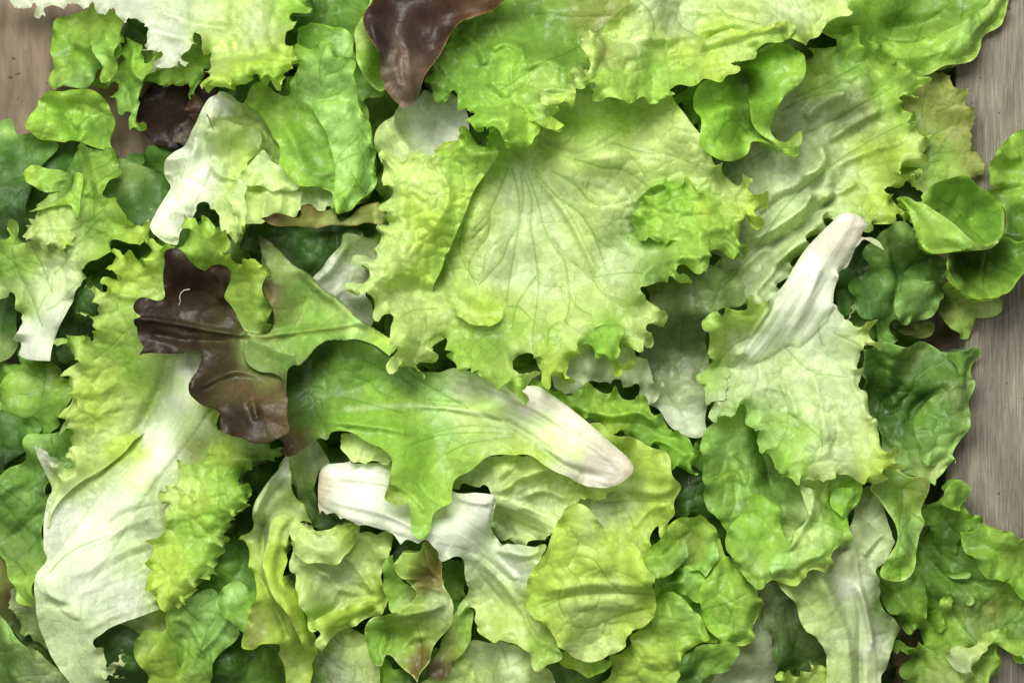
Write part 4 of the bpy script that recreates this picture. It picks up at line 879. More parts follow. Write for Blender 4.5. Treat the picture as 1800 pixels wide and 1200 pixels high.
# ================================================================ lower left
leaf('lettuce_leaf', 'mint green smooth leaf on the left edge beside the big white rib', A,
     '7: -80,330 0,300 40,230 110,180 130,90 200,70 330,60 420,140 300,300 218,300 205,400 188,560 215,650 190,750 188,822 110,815 95,760 50,700 30,640 0,620 -80,560', seed=80,
     cols='7: 100,350=S 60,450=C 150,550=C 80,620=Q 150,740=L 200,150=S 100,260=G 30,330=C 280,170=S 180,300=D', edge=('L', 5), ruffle=(7, 90, 28), pucker=(4, 46), hts='7: 60,330=22 150,420=0 100,560=8 200,150=20 150,720=12', mid='7: 160,800 120,520 140,300 260,120', lat=60,
     ridges=[(9, 12, '7: 0,350 60,310 130,280'), (8, -8, '7: 30,560 120,480 190,430')])
leaf('lettuce_leaf', 'mint green leaf with a broad smooth midline filling the bottom left corner', A,
     '7: -80,840 0,880 70,930 130,1000 190,1030 250,1090 310,1150 380,1320 -80,1320', seed=81,
     cols='7: 40,950=S 80,1050=S 30,1130=C 150,1100=S 220,1160=U 250,1120=P', pucker=(5, 34), ruffle=(3, 90, 20), mid='7: 330,1280 180,1080 0,930', lat=50, hts='7: 100,980=14 60,1100=0', lift=4)
leaf('lettuce_leaf', 'green and yellow leaf with rounded folded top at the bottom left', A,
     '7: 620,1000 680,950 740,960 760,880 810,830 880,790 940,780 985,810 1030,880 1110,905k 1090,960 1050,1010 990,1090 940,1200 920,1320 660,1320 670,1180 640,1080', seed=82, tooth=(2, 40),
     cols='7: 900,850=S 850,960=S 1000,940=S 950,1020=C 700,1050=Y 740,1120=Y 830,1060=L 760,980=L 880,1120=G 720,1170=Y 650,1020=D', ruffle=(7, 70, 28), pucker=(5, 34), hts='7: 900,850=22 860,1000=-4 740,1080=18 960,1000=16 830,1100=-8', mid='7: 860,1290 870,1050 910,830', lat=60,
     ridges=[(8, 12, '7: 790,900 850,930 900,1020'), (8, 12, '7: 1020,920 960,1000 900,1060'), (8, -10, '7: 800,980 830,1080 800,1160')], lift=4)
leaf('lettuce_leaf', 'mint green leaf lobe just left of the yellow twisted leaf near the bottom', A,
     '7: 985,790 1060,750 1100,750 1160,780 1240,800 1230,920 1160,960 1080,960 1030,900k 990,850', seed=83, cols='7: 1080,800=S 1130,860=X 1060,880=G', pucker=(3, 30), ruffle=(6, 60, 20), hts='7: 1080,800=14 1100,900=-4', lift=2)
leaf('endive_leaf', 'large yellow green frilly leaf with a broad white rib sweeping down the left side', A,
     '4: 420,560 445,520k 345,462k 440,480 430,430 450,400 385,348k 480,360 470,315 520,290 500,180k 560,195 580,180k 600,215 680,230 665,150k 720,160 745,150 760,170 840,210 850,130 830,30k 900,60 960,50 1050,150 1060,240 1100,220 1130,240 1230,240 1230,480 1200,560 1150,700 1050,800 1000,960 7: 1150,20 1290,170 1260,180 1130,230 1100,290 1140,320 1130,380 1110,420 1080,440 1040,470 1045,520k 1000,530 1040,550 1010,590 990,660 960,700 890,770 870,810 800,850 765,868k 740,820 720,810 750,848n 640,890n 540,925n 470,970n 440,1000n 485,1050 500,1090 550,1090k 580,1020k 570,1080 592,1082k 560,1110 535,1130 580,1170k 500,1165 500,1260 400,1320n 330,1200n 250,1080n 200,940n 188,800n 190,700n 228,640n 200,590n 185,500n 200,380n 220,330n 175,180n 165,128kn 210,150n 245,200 290,240k 305,180 310,100 275,40 4: 275,960 300,900 290,850 330,810 290,780 310,700 350,690 330,650 290,630 265,590k 300,570 350,580 4: 390,560 430,600', seed=84, stiff=6,
     cols='4: 500,300=Y 420,420=P 600,280=Y 560,450=L 500,600=L 380,600=L 350,800=Y 450,800=Y 400,950=Y 600,700=X 650,800=L 700,600=L 760,650=P 900,100=L 900,200=L 1100,300=Y 1130,420=L 1000,450=L 850,700=W 800,900=W 700,1050=W 900,1000=V 960,900=Y 300,760=P 1000,1050=L 7: 560,150=Y 420,130=P 350,200=P 280,300=P 220,500=W 190,180=W 300,450=W 700,200=W 500,400=W 450,600=W 600,600=V 400,750=W 300,900=V 260,1050=V 450,1120=V 600,800=W 650,450=U 640,320=V 850,150=O 900,400=Y 850,500=X 950,250=L 1000,120=Y 800,650=L 800,780=Y 900,600=L 1000,450=L 700,560=U 550,1150=T 1100,280=X 1180,200=G',
     tooth=(8, 17), ruffle=(12, 40, 40), pucker=(5.5, 24), pmask='4: 500,500=1.2 400,900=1.5 600,700=0.5 650,850=0.3 750,900=0 7: 450,500=0.05 300,800=0.05 700,400=0.3 900,500=1.4 850,150=0.4 350,200=0.4 300,1000=0.1 850,750=0.9', cellv=0.25,
     rib='4: 800,660n 900,660 960,760 960,880 880,1000 7: 820,130 700,280 600,440 480,640 400,780 380,900 300,860 215,720 240,640 330,500 470,330 620,180 700,0 4: 760,820', ribh=11, mid='4: 850,650 840,850 760,1000 7: 640,260 430,500 260,690 300,950',
     hts='4: 600,780=-26 660,700=-22 400,700=14 500,450=12 850,800=10 350,900=18 700,1000=-12 950,980=12 900,200=6 7: 420,160=14 300,300=10 210,450=22 300,450=-14 260,700=22 250,850=10 400,600=16 600,600=4 700,350=-14 850,160=-20 900,450=18 850,650=20 300,1050=0 600,830=6', lift=8, gap=5,
     ridges=[(10, -14, '4: 760,700 700,820 620,960 7: 560,140 400,270'), (6, 5, '7: 490,290 400,420 300,560 235,640'), (7, 5, '7: 700,440 560,500 420,570 300,600'), (7, -5, '7: 720,400 560,440 470,500'), (7, 5, '7: 680,560 520,620 400,690 330,700'), (7, -5, '7: 700,600 540,660 420,740'), (7, 6, '7: 660,680 500,730 380,790'), (7, -4, '7: 680,720 520,770 400,810'), (8, 5, '7: 720,760 560,820 420,860'), (7, 4, '7: 720,820 560,870 400,950'), (6, 4, '7: 200,710 230,770 320,825'), (7, -5, '7: 230,820 330,840'), (9, 8, '4: 320,790 420,830 520,780'), (8, 8, '4: 340,880 430,930 520,880'), (8, 9, '4: 420,330 520,380 640,400'), (9, -7, '7: 800,200 700,330 720,470'), (10, 5, '7: 780,300 860,320 950,280'), (10, 5, '7: 720,450 820,430 900,380'), (10, 5, '7: 700,600 800,590 900,530')],
     veins=[(-7, '4: 780,500 770,600 820,700'), (1.6, '4: 420,680 500,620 560,560'), (1.6, '7: 250,690 330,600 480,540')], mat='leaf',
     flaps=[dict(name='frilly_side', outline='7: 950,90a 945,150 900,205 850,218n 795,190k 800,300 770,312 712,335k 745,395 738,440 765,460 715,530k 660,580k 690,605 668,680 682,740 720,805 745,845k 765,868k 800,848na 868,805a 890,765a 955,700a 985,655a 1005,590a 1035,550a 1000,525ka 1040,505a 1040,465a 1075,438a 1108,418a 1128,370a 1140,320a 1095,290a 1130,230a 1200,205a 1180,160a 1080,110a 1000,60a', seed=135, tooth=(6, 20),
                 cols='7: 900,400=Y 850,500=X 950,250=L 1000,120=Y 780,640=Y 800,780=Y 900,600=L 1000,450=X 820,330=P 760,450=P 1100,300=X 900,130=L 720,600=Y', pucker=(7, 24), ruffle=(9, 44, 30), cellv=0.25, stiff=2, gap=3, hts='7: 850,250=12 760,380=20 900,400=18 1000,350=12 720,560=14 850,600=20 950,550=10 720,750=14 830,760=10 960,150=10', mat='leaf'),
            dict(name='folded_side', outline='7: 172,135a 245,195na 290,235na 312,140k 345,130n 380,150 400,192 440,170 470,120n 560,60na 620,20na 640,60na 590,110n 540,170n 450,240n 350,300n 270,370n 225,440n 210,500n 193,480na 192,420na 210,340na 226,290na 205,220na', seed=136, cols='7: 200,180=W 230,300=P 210,420=V 340,240=P 420,230=P 330,180=P 500,150=Y 580,80=Y 280,320=V', pucker=(1.5, 30), ruffle=(3, 60, 14), cellv=0.1, stiff=2, gap=3, hts='7: 200,180=14 240,300=22 215,430=14 340,230=14 450,180=18 580,80=6', mat='pale_leaf')])
# ================================================================ middle
leaf('lettuce_leaf', 'wet translucent white leaf base under the left frill of the central leaf', A,
     '4: 1400,440 1410,320 1460,260 1540,170 1560,110 1660,130 1720,200 1700,330 1660,380 1680,430 1675,520 1600,520 1500,450', seed=90,
     cols='4: 1500,280=W 1600,250=T 1600,330=T 1640,450=W 1570,150=Q 1450,320=W 1620,480=W', ruffle=(4, 80, 20), pucker=(3, 26), hts='4: 1480,300=18 1580,300=-10 1640,450=12', ridges=[(7, 10, '4: 1420,330 1500,270 1570,160'), (6, 8, '4: 1590,300 1560,350 1500,400')], mat='pale_leaf', cellv=0.05, lift=4)
leaf('lettuce_leaf', 'shaded grey green leaf with wet base between central leaf and upright white rib', A,
     '5: 1500,250 1680,240 1900,280 6: 500,250 520,420 420,460 360,500 380,700 370,850 372,960 350,1020 300,1035 240,1015 160,920 110,890 130,800 60,700 80,560 100,400', seed=91,
     cols='6: 250,400=N 200,600=N 300,600=N 280,750=N 250,870=V 300,950=W 220,940=W 200,820=T 280,820=T 400,350=Q 320,980=U 150,700=N 350,200=D', pucker=(2.5, 28), ruffle=(4, 70, 24), mid='6: 290,1010 270,700 330,400', lat=80, hts='6: 250,500=-4 220,700=-14 350,900=8', mat='pale_leaf', cellv=0.12, warp=5)
leaf('lettuce_leaf', 'thin pale leaf with a toothed lower edge below the right tip of the central leaf', A,
     '5: 1000,640 1200,560 1420,600 1480,660 1530,720 1555,780 1580,790k 1560,870 1510,880 1450,790 1400,820k 1380,770 1320,780 1250,790 1220,830k 1170,850 1100,800', seed=92,
     cols='5: 1300,730=U 1430,680=V 1500,800=U 1200,780=U 1350,650=V', tooth=(6, 26), pucker=(1.5, 24), ruffle=(6, 50, 24), mat='pale_leaf', hts='5: 1400,700=12 1500,820=4', lift=2, cellv=0.1)
leaf('lettuce_leaf', 'folded mid green leaf with glossy droplets under the pale toothed leaf', A,
     '5: 960,770 1050,790 1150,840 1200,800 1230,780 1290,820 1370,815 1400,850 1490,845 1530,900 1600,960 1640,1010 1720,1050 1740,1090 1720,1200 8: 1730,250 1640,240 1560,160 1440,100 1330,60 1260,20 1230,0 5: 1180,930 1100,870', seed=93,
     cols='5: 1080,820=X 1180,860=G 1300,840=L 1400,890=X 1480,870=L 1250,930=L 1350,940=Y 1500,980=G 1600,1040=X 1640,1120=G 1560,1100=G 1700,1100=X 8: 1680,200=X', tooth=(4, 24), pucker=(4, 22), ruffle=(8, 50, 26),
     hts='5: 1290,830=16 1400,920=16 1540,960=14 1600,1100=-4 1150,850=4 1700,1080=12', ridges=[(7, 13, '5: 1200,900 1330,930 1480,920 1580,1000'), (7, -10, '5: 1240,960 1350,970 1480,970'), (7, 8, '5: 1480,1040 1600,1060 1700,1120')], mat='glossy_leaf', lift=4)
leaf('lettuce_leaf', 'yellow green smooth leaf with a torn slit behind the pink tinged rib tip', A,
     '8: 1200,60 1290,30 1330,55 1400,80 1480,110 1560,140 1610,180 1622,250 1652,310 1640,370 1635,430 1600,480 1620,540 1600,570k 1575,570 1560,490 1530,560 1560,700 1400,800 1300,640 1180,470 1100,420 1100,300', seed=94,
     cols='8: 1400,130=Y 1500,200=Y 1570,280=Y 1450,350=P 1550,400=Y 1380,300=P 1420,430=P 1480,500=Y 1590,520=Y 1320,400=U 1300,80=L 1350,60=Y', edge=('P', 4), pucker=(3, 40), ruffle=(6, 70, 24), hts='8: 1500,180=14 1600,330=10 1450,400=0 1380,350=-8', lift=4,
     ridges=[(9, 9, '8: 1340,360 1420,330 1560,340 1630,310'), (8, 8, '8: 1440,500 1520,420 1600,390')], veins=[(1.6, '8: 1320,390 1450,380 1600,380'), (1.6, '8: 1350,440 1420,430 1450,500'), (1.6, '8: 1200,420 1300,450')])
leaf('lettuce_leaf', 'green blistered leaf cluster with several rounded lobes at lower centre right', A,
     '8: 1520,570 1600,500 1650,440 1720,445 1800,470 9: 380,470 415,490 420,560 480,650 520,690 590,760 605,850 580,960 540,1010 490,1030 430,1010 410,990k 400,1010 300,1030 260,1100 240,1320 8: 1280,1320 1330,1190 1340,1090 1400,1080 1440,1000 1520,940 1560,850 1530,760 1540,700 1500,640', seed=95,
     cols='8: 1600,600=L 1700,500=L 1640,680=X 1600,900=L 1500,1100=L 1450,1150=Y 1580,1000=L 1680,1000=Y 1650,850=S 1720,880=S 9: 350,520=L 300,560=O 450,600=L 480,800=L 540,880=L 420,850=L 450,950=L 380,900=X 250,900=S 200,1000=L 150,1080=Y 100,1150=L', edge=('Y', 6), tooth=(2, 40),
     pucker=(7, 38), cellv=0.5, ruffle=(8, 70, 28), hts='8: 1580,620=20 1700,520=12 1550,750=-24 1600,950=22 1500,1120=10 9: 330,860=-24 480,860=30 550,900=18 430,700=-6 200,900=14 380,980=12', lift=2,
     ridges=[(8, -16, '8: 1540,740 1580,820 1540,920 1430,1010'), (8, -16, '9: 310,640 250,700 130,740'), (8, -16, '9: 360,800 320,850 330,940 400,1000'), (10, 10, '9: 150,800 220,900 340,980')],
     flaps=[dict(name='lobe', outline='8: 1530,745a 1600,700a 1680,670 1740,690 1780,740 1798,790k 1740,830 1680,800 1600,780a', seed=96, cols='8: 1600,740=L 1700,730=X 1740,780=L 1660,710=S', pucker=(4, 24), ruffle=(4, 50, 14), hts='8: 1680,740=22 1560,745=2', stiff=2, edge=('L', 4), mat='glossy_leaf'),
            dict(name='lobe', outline='9: 210,560a 260,540 275,600 240,660 180,690 140,718k 90,670 80,620a 150,600a', seed=97, cols='9: 200,620=Q 150,680=L 240,600=S', pucker=(4, 22), ruffle=(3, 40, 12), hts='9: 190,630=16', stiff=2, mat='glossy_leaf'),
            dict(name='lobe', outline='9: 270,640a 330,600a 400,560 418,600 400,660 350,708k 320,680 250,700a 200,700a', seed=98, cols='9: 340,650=X 390,610=S 280,670=G', pucker=(3, 24), ruffle=(3, 40, 12), hts='9: 350,640=16', stiff=2, edge=('P', 3), mat='glossy_leaf'),
            dict(name='round_lobe', outline='9: 335,870 332,760 370,700 410,650 460,625 520,690a 590,760a 607,850a 582,960a 540,1010a 490,1030a 430,1005 370,950', seed=161, cols='9: 450,640=L 480,800=L 540,880=L 420,850=L 450,950=L 380,800=X 400,720=L 400,920=X', ruffle=(3, 70, 16), pucker=(6, 34), stiff=2, hts='9: 345,860=10 345,780=14 400,700=18 460,820=22 400,930=10 540,850=14', cellv=0.5, edge=('Y', 4), veins=[(1.6, '9: 350,860 440,830 540,780'), (1.4, '9: 440,830 480,900 470,980')], mat='glossy_leaf'),
            dict(name='folded_lobe', outline='8: 1560,800 1620,790 1700,830 1740,900 1800,1000 9: 400,995k 330,1000 290,1040 250,1100 240,1180a 8: 1600,1180a 1480,1150a 1440,1000 1520,940', seed=162, cols='8: 1600,880=L 1680,900=S 1620,980=L 1700,1050=Y 1550,1080=Y 9: 200,960=L 300,980=X', ruffle=(6, 70, 22), pucker=(6, 34), stiff=2, hts='8: 1560,850=6 1520,980=10 1650,900=20 1700,1000=12 9: 360,985=14 260,1080=10', cellv=0.5, edge=('Y', 4), mat='glossy_leaf')])
leaf('lettuce_leaf', 'dark green rounded leaf lobe at the bottom edge under the blistered cluster', A,
     '9: 220,1320 250,1100 300,1040 400,1015 440,1000 500,1030 515,1060 480,1110 460,1150 400,1170 340,1200 300,1320', seed=99, cols='9: 380,1100=G 450,1060=L 300,1150=D 480,1080=G', pucker=(5, 34), ruffle=(4, 60, 20), hts='9: 400,1080=10', lift=0)
leaf('lettuce_leaf', 'yellow leaf lobe peeking below the round yellow leaf at the bottom', A,
     '8: 1090,1080 1150,1060 1300,1080 1345,1090 1320,1140 1260,1165 1240,1178k 1190,1150 1140,1130', seed=100, cols='8: 1200,1110=Y 1300,1110=X', pucker=(2, 26), ruffle=(3, 50, 14))
leaf('lettuce_leaf', 'pale ribbed leaf running along the bottom edge below the white rib leaf', A,
     '8: 450,1320 520,1180 620,1080 680,1040 740,1000 850,1010 960,1020 1020,1080 1080,1170 1140,1320', seed=101, cols='8: 700,1100=U 850,1080=V 750,1150=P 900,1120=V 620,1150=P 1000,1150=P 650,1060=G', pucker=(3, 30), ruffle=(5, 60, 24), mid='8: 780,1300 870,1100 920,1030', lat=40, mat='pale_leaf')
leaf('lettuce_leaf', 'green leaf lobe at the bottom edge under the mottled curled leaf', A,
     '12: 720,1160 780,1090 830,1130 880,1150 900,1180 1000,1180 1080,1130 1148,1080 1180,1300 700,1300', seed=102, cols='12: 780,1150=X 850,1180=D 1000,1230=P 1100,1150=P', pucker=(3, 26), ruffle=(5, 50, 20))
leaf('lettuce_leaf', 'pale green leaf right of the yellow twisted leaf at the bottom edge', A,
     '12: 400,1100 460,1030 520,960 600,940 680,980 740,1100 750,1140 720,1300 350,1300', seed=103, cols='12: 550,1100=U 620,1000=Y 500,1000=L 680,1100=P 450,1180=G 600,1180=U', pucker=(4, 30), ruffle=(5, 60, 24), mid='12: 640,1290 560,1100 500,980', lat=40)
leaf('lettuce_leaf', 'dull green leaf with pale fold under the red leaf above the twisted leaf', A,
     '12: 320,160 440,90 480,110 520,190 470,230 465,380 560,470 440,500 420,440 380,380 350,300 290,260', seed=104, cols='12: 400,160=U 360,200=P 430,300=C 490,300=D 500,430=D 440,200=T 370,260=P', pucker=(1.5, 30), ruffle=(4, 70, 20), ridges=[(5, 10, '12: 370,160 365,250 380,360'), (6, -8, '12: 345,180 335,250 360,330')], mat='soft_leaf')
leaf('lettuce_leaf', 'yellow twisted leaf with a long folded edge at lower left of centre', A,
     '12: 340,150n 310,200n 230,290n 185,370n 165,450n 150,510 80,550k 130,585 155,640 160,700 185,760 200,800 150,890 130,960 130,1015k 180,1035 240,1010 290,1000 300,1030 275,1080 310,1150 330,1320 400,1320 430,1150 462,1070 440,960 410,870 400,810 330,730 310,690 315,620 335,580 340,510 380,460 440,470 430,440 400,400 370,340 350,260', seed=105,
     cols='12: 300,220=W 230,320=V 190,430=V 200,520=U 120,550=P 320,350=P 270,450=P 250,560=Y 280,700=Y 220,700=Y 350,820=Y 400,980=Y 200,950=O 250,900=O 370,1100=Y 330,1120=P 420,1080=Y 300,960=Y', edge=('Y', 5), tooth=(2, 40), pucker=(2, 34), ruffle=(7, 70, 22), cellv=0.15,
     hts='12: 300,230=10 190,420=22 150,550=12 280,520=22 250,700=26 330,800=24 390,950=20 200,950=-8 260,880=-10 350,1120=12 180,760=6 210,560=0', lift=8, mat='pale_leaf',
     ridges=[(6, 10, '12: 320,180 240,290 195,400 175,460'), (6, -12, '12: 330,270 230,380 200,520 210,650'), (8, 13, '12: 270,440 230,580 240,700 320,830 390,950 440,1060'), (6, -11, '12: 210,720 270,830 310,930 330,1000'), (6, 8, '12: 340,780 390,870 400,960')],
     flaps=[dict(name='folded_edge', outline='12: 380,462a 310,430 250,465 232,560 226,660 270,760 330,850 380,950 415,1060 462,1070a 440,960a 410,870a 400,810a 330,730a 310,690a 315,620a 335,580a 340,510a', seed=150, cols='12: 280,520=Y 260,640=Y 300,750=Y 380,900=Y 420,1030=Y 300,470=P', ruffle=(2, 70, 12), pucker=(1, 30), stiff=2, cellv=0.1, hts='12: 250,520=16 235,640=18 290,780=18 370,930=16 330,700=8', edge=('P', 3), mat='pale_leaf')])
leaf('lettuce_leaf', 'creamy yellow crumpled leaf between the twisted leaf and the mottled curled leaf', A,
     '12: 340,560 345,500 380,460 440,485 500,500 560,472k 545,518k 600,455 650,465 655,520 690,500 740,505 800,525 812,590 775,640 765,700 775,780 788,830 782,870 720,900 650,940 590,950 520,1000 490,1045k 462,1000 490,960 440,940 410,870 395,800 360,720 350,640', seed=106,
     cols='12: 400,520=P 500,550=V 600,550=Y 720,600=P 450,650=V 400,750=P 600,680=V 550,760=V 650,780=P 740,700=Y 700,860=Y 560,880=Y 480,920=X 500,1000=P 770,800=Y 620,490=Y', edge=('P', 5), tooth=(3, 40), pucker=(3, 30), ruffle=(7, 60, 24), crumple=8, cellv=0.15,
     hts='12: 400,560=18 560,600=18 600,640=22 450,620=-6 550,720=4 450,800=12 720,650=6 650,880=14 500,930=-8 500,1000=16 740,560=16', lift=4, mat='pale_leaf',
     ridges=[(6, 10, '12: 470,500 560,560 640,520'), (7, 10, '12: 400,640 500,700 560,770 660,800'), (6, -9, '12: 360,620 440,640 520,680'), (6, 9, '12: 560,950 530,900 620,850 740,830'), (6, 8, '12: 600,620 660,700 720,800')],
     flaps=[dict(name='folded_edge', outline='12: 340,560a 345,500a 380,462a 440,485a 500,500a 560,472a 600,457a 650,465a 655,520a 610,600 550,645 460,645 390,615', seed=151, cols='12: 400,540=P 480,570=V 570,580=P 620,500=Y 470,630=P', ruffle=(4, 60, 16), pucker=(1.5, 30), stiff=2, cellv=0.1, hts='12: 420,600=14 540,620=18 600,560=10 480,520=4', crumple=3, edge=('P', 3), mat='pale_leaf'),
            dict(name='folded_edge', outline='12: 440,915 500,880 600,850 690,828 750,835a 782,868a 720,900a 650,940a 590,952a 520,1000 490,1045k 462,1000 490,955', seed=152, cols='12: 500,980=P 600,890=Y 700,860=Y 500,910=Y', ruffle=(3, 50, 12), pucker=(1, 30), stiff=2, cellv=0.1, hts='12: 520,890=14 620,870=14 490,1000=10', edge=('P', 3), mat='pale_leaf')])
leaf('oak_lettuce_leaf', 'green leaf strip with a notch between the creamy leaf and mottled leaf', A,
     '12: 765,700 775,640 812,600 815,640 850,720 920,780 900,830 850,870 800,870 785,820 770,770', seed=107, cols='12: 800,700=G 830,790=L 880,820=P 790,840=X', pucker=(2, 26), ruffle=(3, 50, 14), lift=2)
leaf('oak_lettuce_leaf', 'dark olive leaf lobes in shadow right of the mottled curled leaf', A,
     '12: 960,1150 1020,1040 1060,960 1100,880 1148,850 1180,900 1148,1050 1110,1080 1080,1100 1075,1150 1040,1182 990,1170', seed=108, cols='12: 1040,1130=B 1050,1030=O 1110,1000=L 1100,950=L', ruffle=(3, 50, 14), pucker=(2, 30), hts='12: 1110,980=12')
leaf('oak_lettuce_leaf', 'small curled green leaf mottled with rusty patches near the bottom', A,
     '12: 810,650k 840,620 870,590 930,590 950,550 990,550 1020,600 1040,660 1040,750 1080,810 1095,850 1080,920 1020,1000 985,1080 950,1140 925,1200k 890,1150 840,1120 790,1080 760,1120 720,1110 685,1060 680,980 710,910 770,880 850,860 915,790 900,740 860,710', seed=109,
     cols='12: 850,640=L 950,590=L 980,680=M 1020,700=M 900,690=O 980,780=M 940,820=L 1020,860=V 880,950=L 960,950=L 740,980=G 740,1050=X 850,1030=L 930,1120=M 940,1060=M 1000,960=O 790,900=G', edge=('P', 3),
     ruffle=(4, 70, 18), pucker=(3, 34), hts='12: 870,640=18 980,600=14 900,720=-6 1020,860=24 880,900=20 740,1000=10 790,1000=-6 920,1100=4 960,760=10', lift=12, mat='leaf',
     ridges=[(7, 10, '12: 850,880 900,870 980,860 1050,830'), (6, -9, '12: 790,890 800,980 780,1080'), (6, 8, '12: 850,720 940,740 1040,780'), (7, 9, '12: 840,1050 900,1000 960,990')], veins=[(2, '12: 750,1110 740,1040 770,960'), (1.8, '12: 930,1180 945,1060 920,930'), (1.6, '12: 990,740 970,660 960,600'), (1.4, '12: 980,700 930,650')],
     flaps=[dict(name='upper_lobe', outline='12: 810,652k 840,622 870,592 930,590 950,552 990,552 1020,600 1040,660a 1042,750a 980,735a 900,715 860,708', seed=154, cols='12: 850,645=L 940,590=L 975,660=M 1015,690=M 900,690=O 960,600=O', ruffle=(3, 60, 12), pucker=(1.5, 30), stiff=2, hts='12: 850,650=10 900,700=16 960,600=14', edge=('P', 2), veins=[(1.5, '12: 1000,735 970,660 950,580'), (1.3, '12: 975,680 930,650 890,640')])])
leaf('lettuce_leaf', 'creamy crumpled leaf with a rib like bump under the broad pink tinged rib', A,
     '8: 600,330 650,260 760,190 850,170 960,170 1050,190 1150,230 1330,300 1370,320 1320,360 1250,380 1200,370 1200,480 1130,560 1060,540 960,580 880,570 800,510 800,340 720,310', seed=119,
     cols='8: 700,270=V 850,220=P 800,260=V 950,200=P 900,330=P 1000,270=P 1100,280=P 1200,310=Y 1300,340=P 950,380=V 1050,400=V 900,500=P 1030,480=P 850,540=V', crumple=8, pucker=(4, 18), ruffle=(6, 40, 20), tooth=(2, 25),
     rib='8: 700,345 830,350 950,390 1080,440 1130,480 1110,540 1040,520 930,480 830,430 700,400', ribh=9, mid='8: 640,360 830,390 1000,450 1110,520', hts='8: 900,230=-18 880,290=-26 1000,260=14 1200,330=8', mat='pale_leaf', lift=6,
     ridges=[(7, 13, '8: 850,330 950,260 1080,230 1200,280'), (6, 9, '8: 960,350 1050,330 1150,370'), (7, -12, '8: 850,300 930,230 980,220')])
leaf('lettuce_leaf', 'ragged white cut rib lying crosswise that opens into a pale leaf at lower centre', A,
     '8: 22,400kn 25,290n 35,240n 70,210kn 160,200n 185,170kn 175,205n 360,205n 480,240n 640,338n 740,336n 815,345n 827,370n 815,440n 805,500n 850,560 900,580 960,575 1050,580 1040,640 1100,700 1100,1000 1130,1080 1080,1120 1000,1140 950,1040 850,1020 740,980 730,880 650,900 690,800 690,720 675,650 640,620 580,640 560,600 520,545n 480,565kn 430,545n 400,570kn 380,540n 360,520n 250,480n 210,480n 150,450n 130,455kn 100,430n 60,440kn 40,420n 30,440kn', seed=110, stiff=6,
     cols='8: 24,340=J 100,250=W 100,380=W 300,300=W 400,420=W 600,450=W 700,400=W 780,400=W 550,540=W 700,520=W 800,620=V 700,600=W 900,620=W 1000,620=P 720,720=V 850,750=V 780,840=P 900,850=P 950,700=W 1000,900=Y 850,940=Y 950,1000=P 1050,1050=L 650,800=L 670,720=V 780,950=P',
     rib='8: 24,300n 70,215n 360,210 480,245 640,342 810,350 800,480 830,570 850,640 930,720 900,740 780,640 640,580 480,550 360,515 200,470 90,425 26,390', ribh=13, mid='8: 30,320 300,370 600,470 800,620 940,820 1000,1000',
     tooth=(2, 30), pucker=(3.5, 26), ruffle=(5, 55, 22), crumple=2, mat='pale_leaf', gap=4, lift=4, hts='8: 100,320=4 500,450=6 700,700=8 900,700=2 850,850=0 950,800=14 1000,650=18', cellv=0.12,
     ridges=[(4, 4, '8: 120,270 300,290 450,340'), (5, 5, '8: 100,380 300,420 480,500'), (5, 7, '8: 650,360 720,375 800,380'), (6, 8, '8: 720,620 860,760 950,900'), (7, 8, '8: 830,600 950,620 1040,600'), (6, -7, '8: 700,650 780,760 860,860'), (3, -6, '8: 827,360 812,440 803,510')],
     veins=[(1.8, '8: 930,860 970,960 1020,1030 1090,1080')])
leaf('lettuce_leaf', 'yellowish leaf scrap above the ragged white cut rib', A,
     '8: 118,110 140,75 200,60 260,70 290,110 300,145 350,150 358,200 320,215 280,200 200,205 150,175', seed=111, cols='8: 150,100=Y 210,110=V 270,150=P 330,180=P 130,150=P', crumple=8, pucker=(3, 16), ruffle=(5, 30, 16), mat='pale_leaf', tooth=(2, 16), lift=4)
leaf('lettuce_leaf', 'round bright yellow leaf like a dome at lower centre', A,
     '8: 1100,460 1170,390 1230,390 1270,430 1310,490 1400,530 1460,590 1510,670 1540,710 1525,760 1555,820 1550,880 1510,940 1430,1000 1400,1060 1350,1090 1280,1110 1220,1112 1150,1080 1110,1040 1100,1000 1030,930 965,860 962,770 990,700 1030,620 1070,560', seed=112,
     cols='8: 1150,500=Y 1250,480=P 1350,560=Y 1100,650=Y 1200,700=Y 1050,750=Y 1000,800=Y 1300,700=Y 1450,700=Y 1250,800=P 1400,800=P 1500,850=Y 1200,900=P 1300,950=P 1400,950=Y 1200,1050=P 1100,930=Y 1300,1060=P 1500,760=L 1010,850=L', tooth=(2, 36),
     pucker=(4.5, 46), cellv=0.2, ruffle=(5, 70, 20), hts='8: 1200,480=20 1250,700=34 1100,750=22 1400,750=26 1000,800=-4 1500,820=12 1250,900=26 1200,1050=8 1400,980=10', lift=8, gap=5,
     ridges=[(6, -5, '8: 1000,860 1150,810 1300,795 1520,795'), (8, 7, '8: 1050,780 1250,750 1480,760'), (10, 6, '8: 1200,850 1350,850 1500,860')],
     veins=[(2.0, '8: 1530,797 1400,797 1250,800 1140,812 1040,860'), (1.8, '8: 1220,795 1200,730 1150,670 1180,620'), (1.5, '8: 1180,620 1200,560 1170,510'), (1.6, '8: 1400,797 1330,730 1270,640 1190,620'), (1.8, '8: 1540,860 1400,900 1330,930 1250,960 1180,950'), (1.5, '8: 1330,930 1310,1000 1250,1040'), (1.3, '8: 1520,770 1450,720 1360,690'), (1.3, '8: 1300,795 1280,860 1200,880'), (1.3, '8: 1120,760 1110,840 1140,900')])
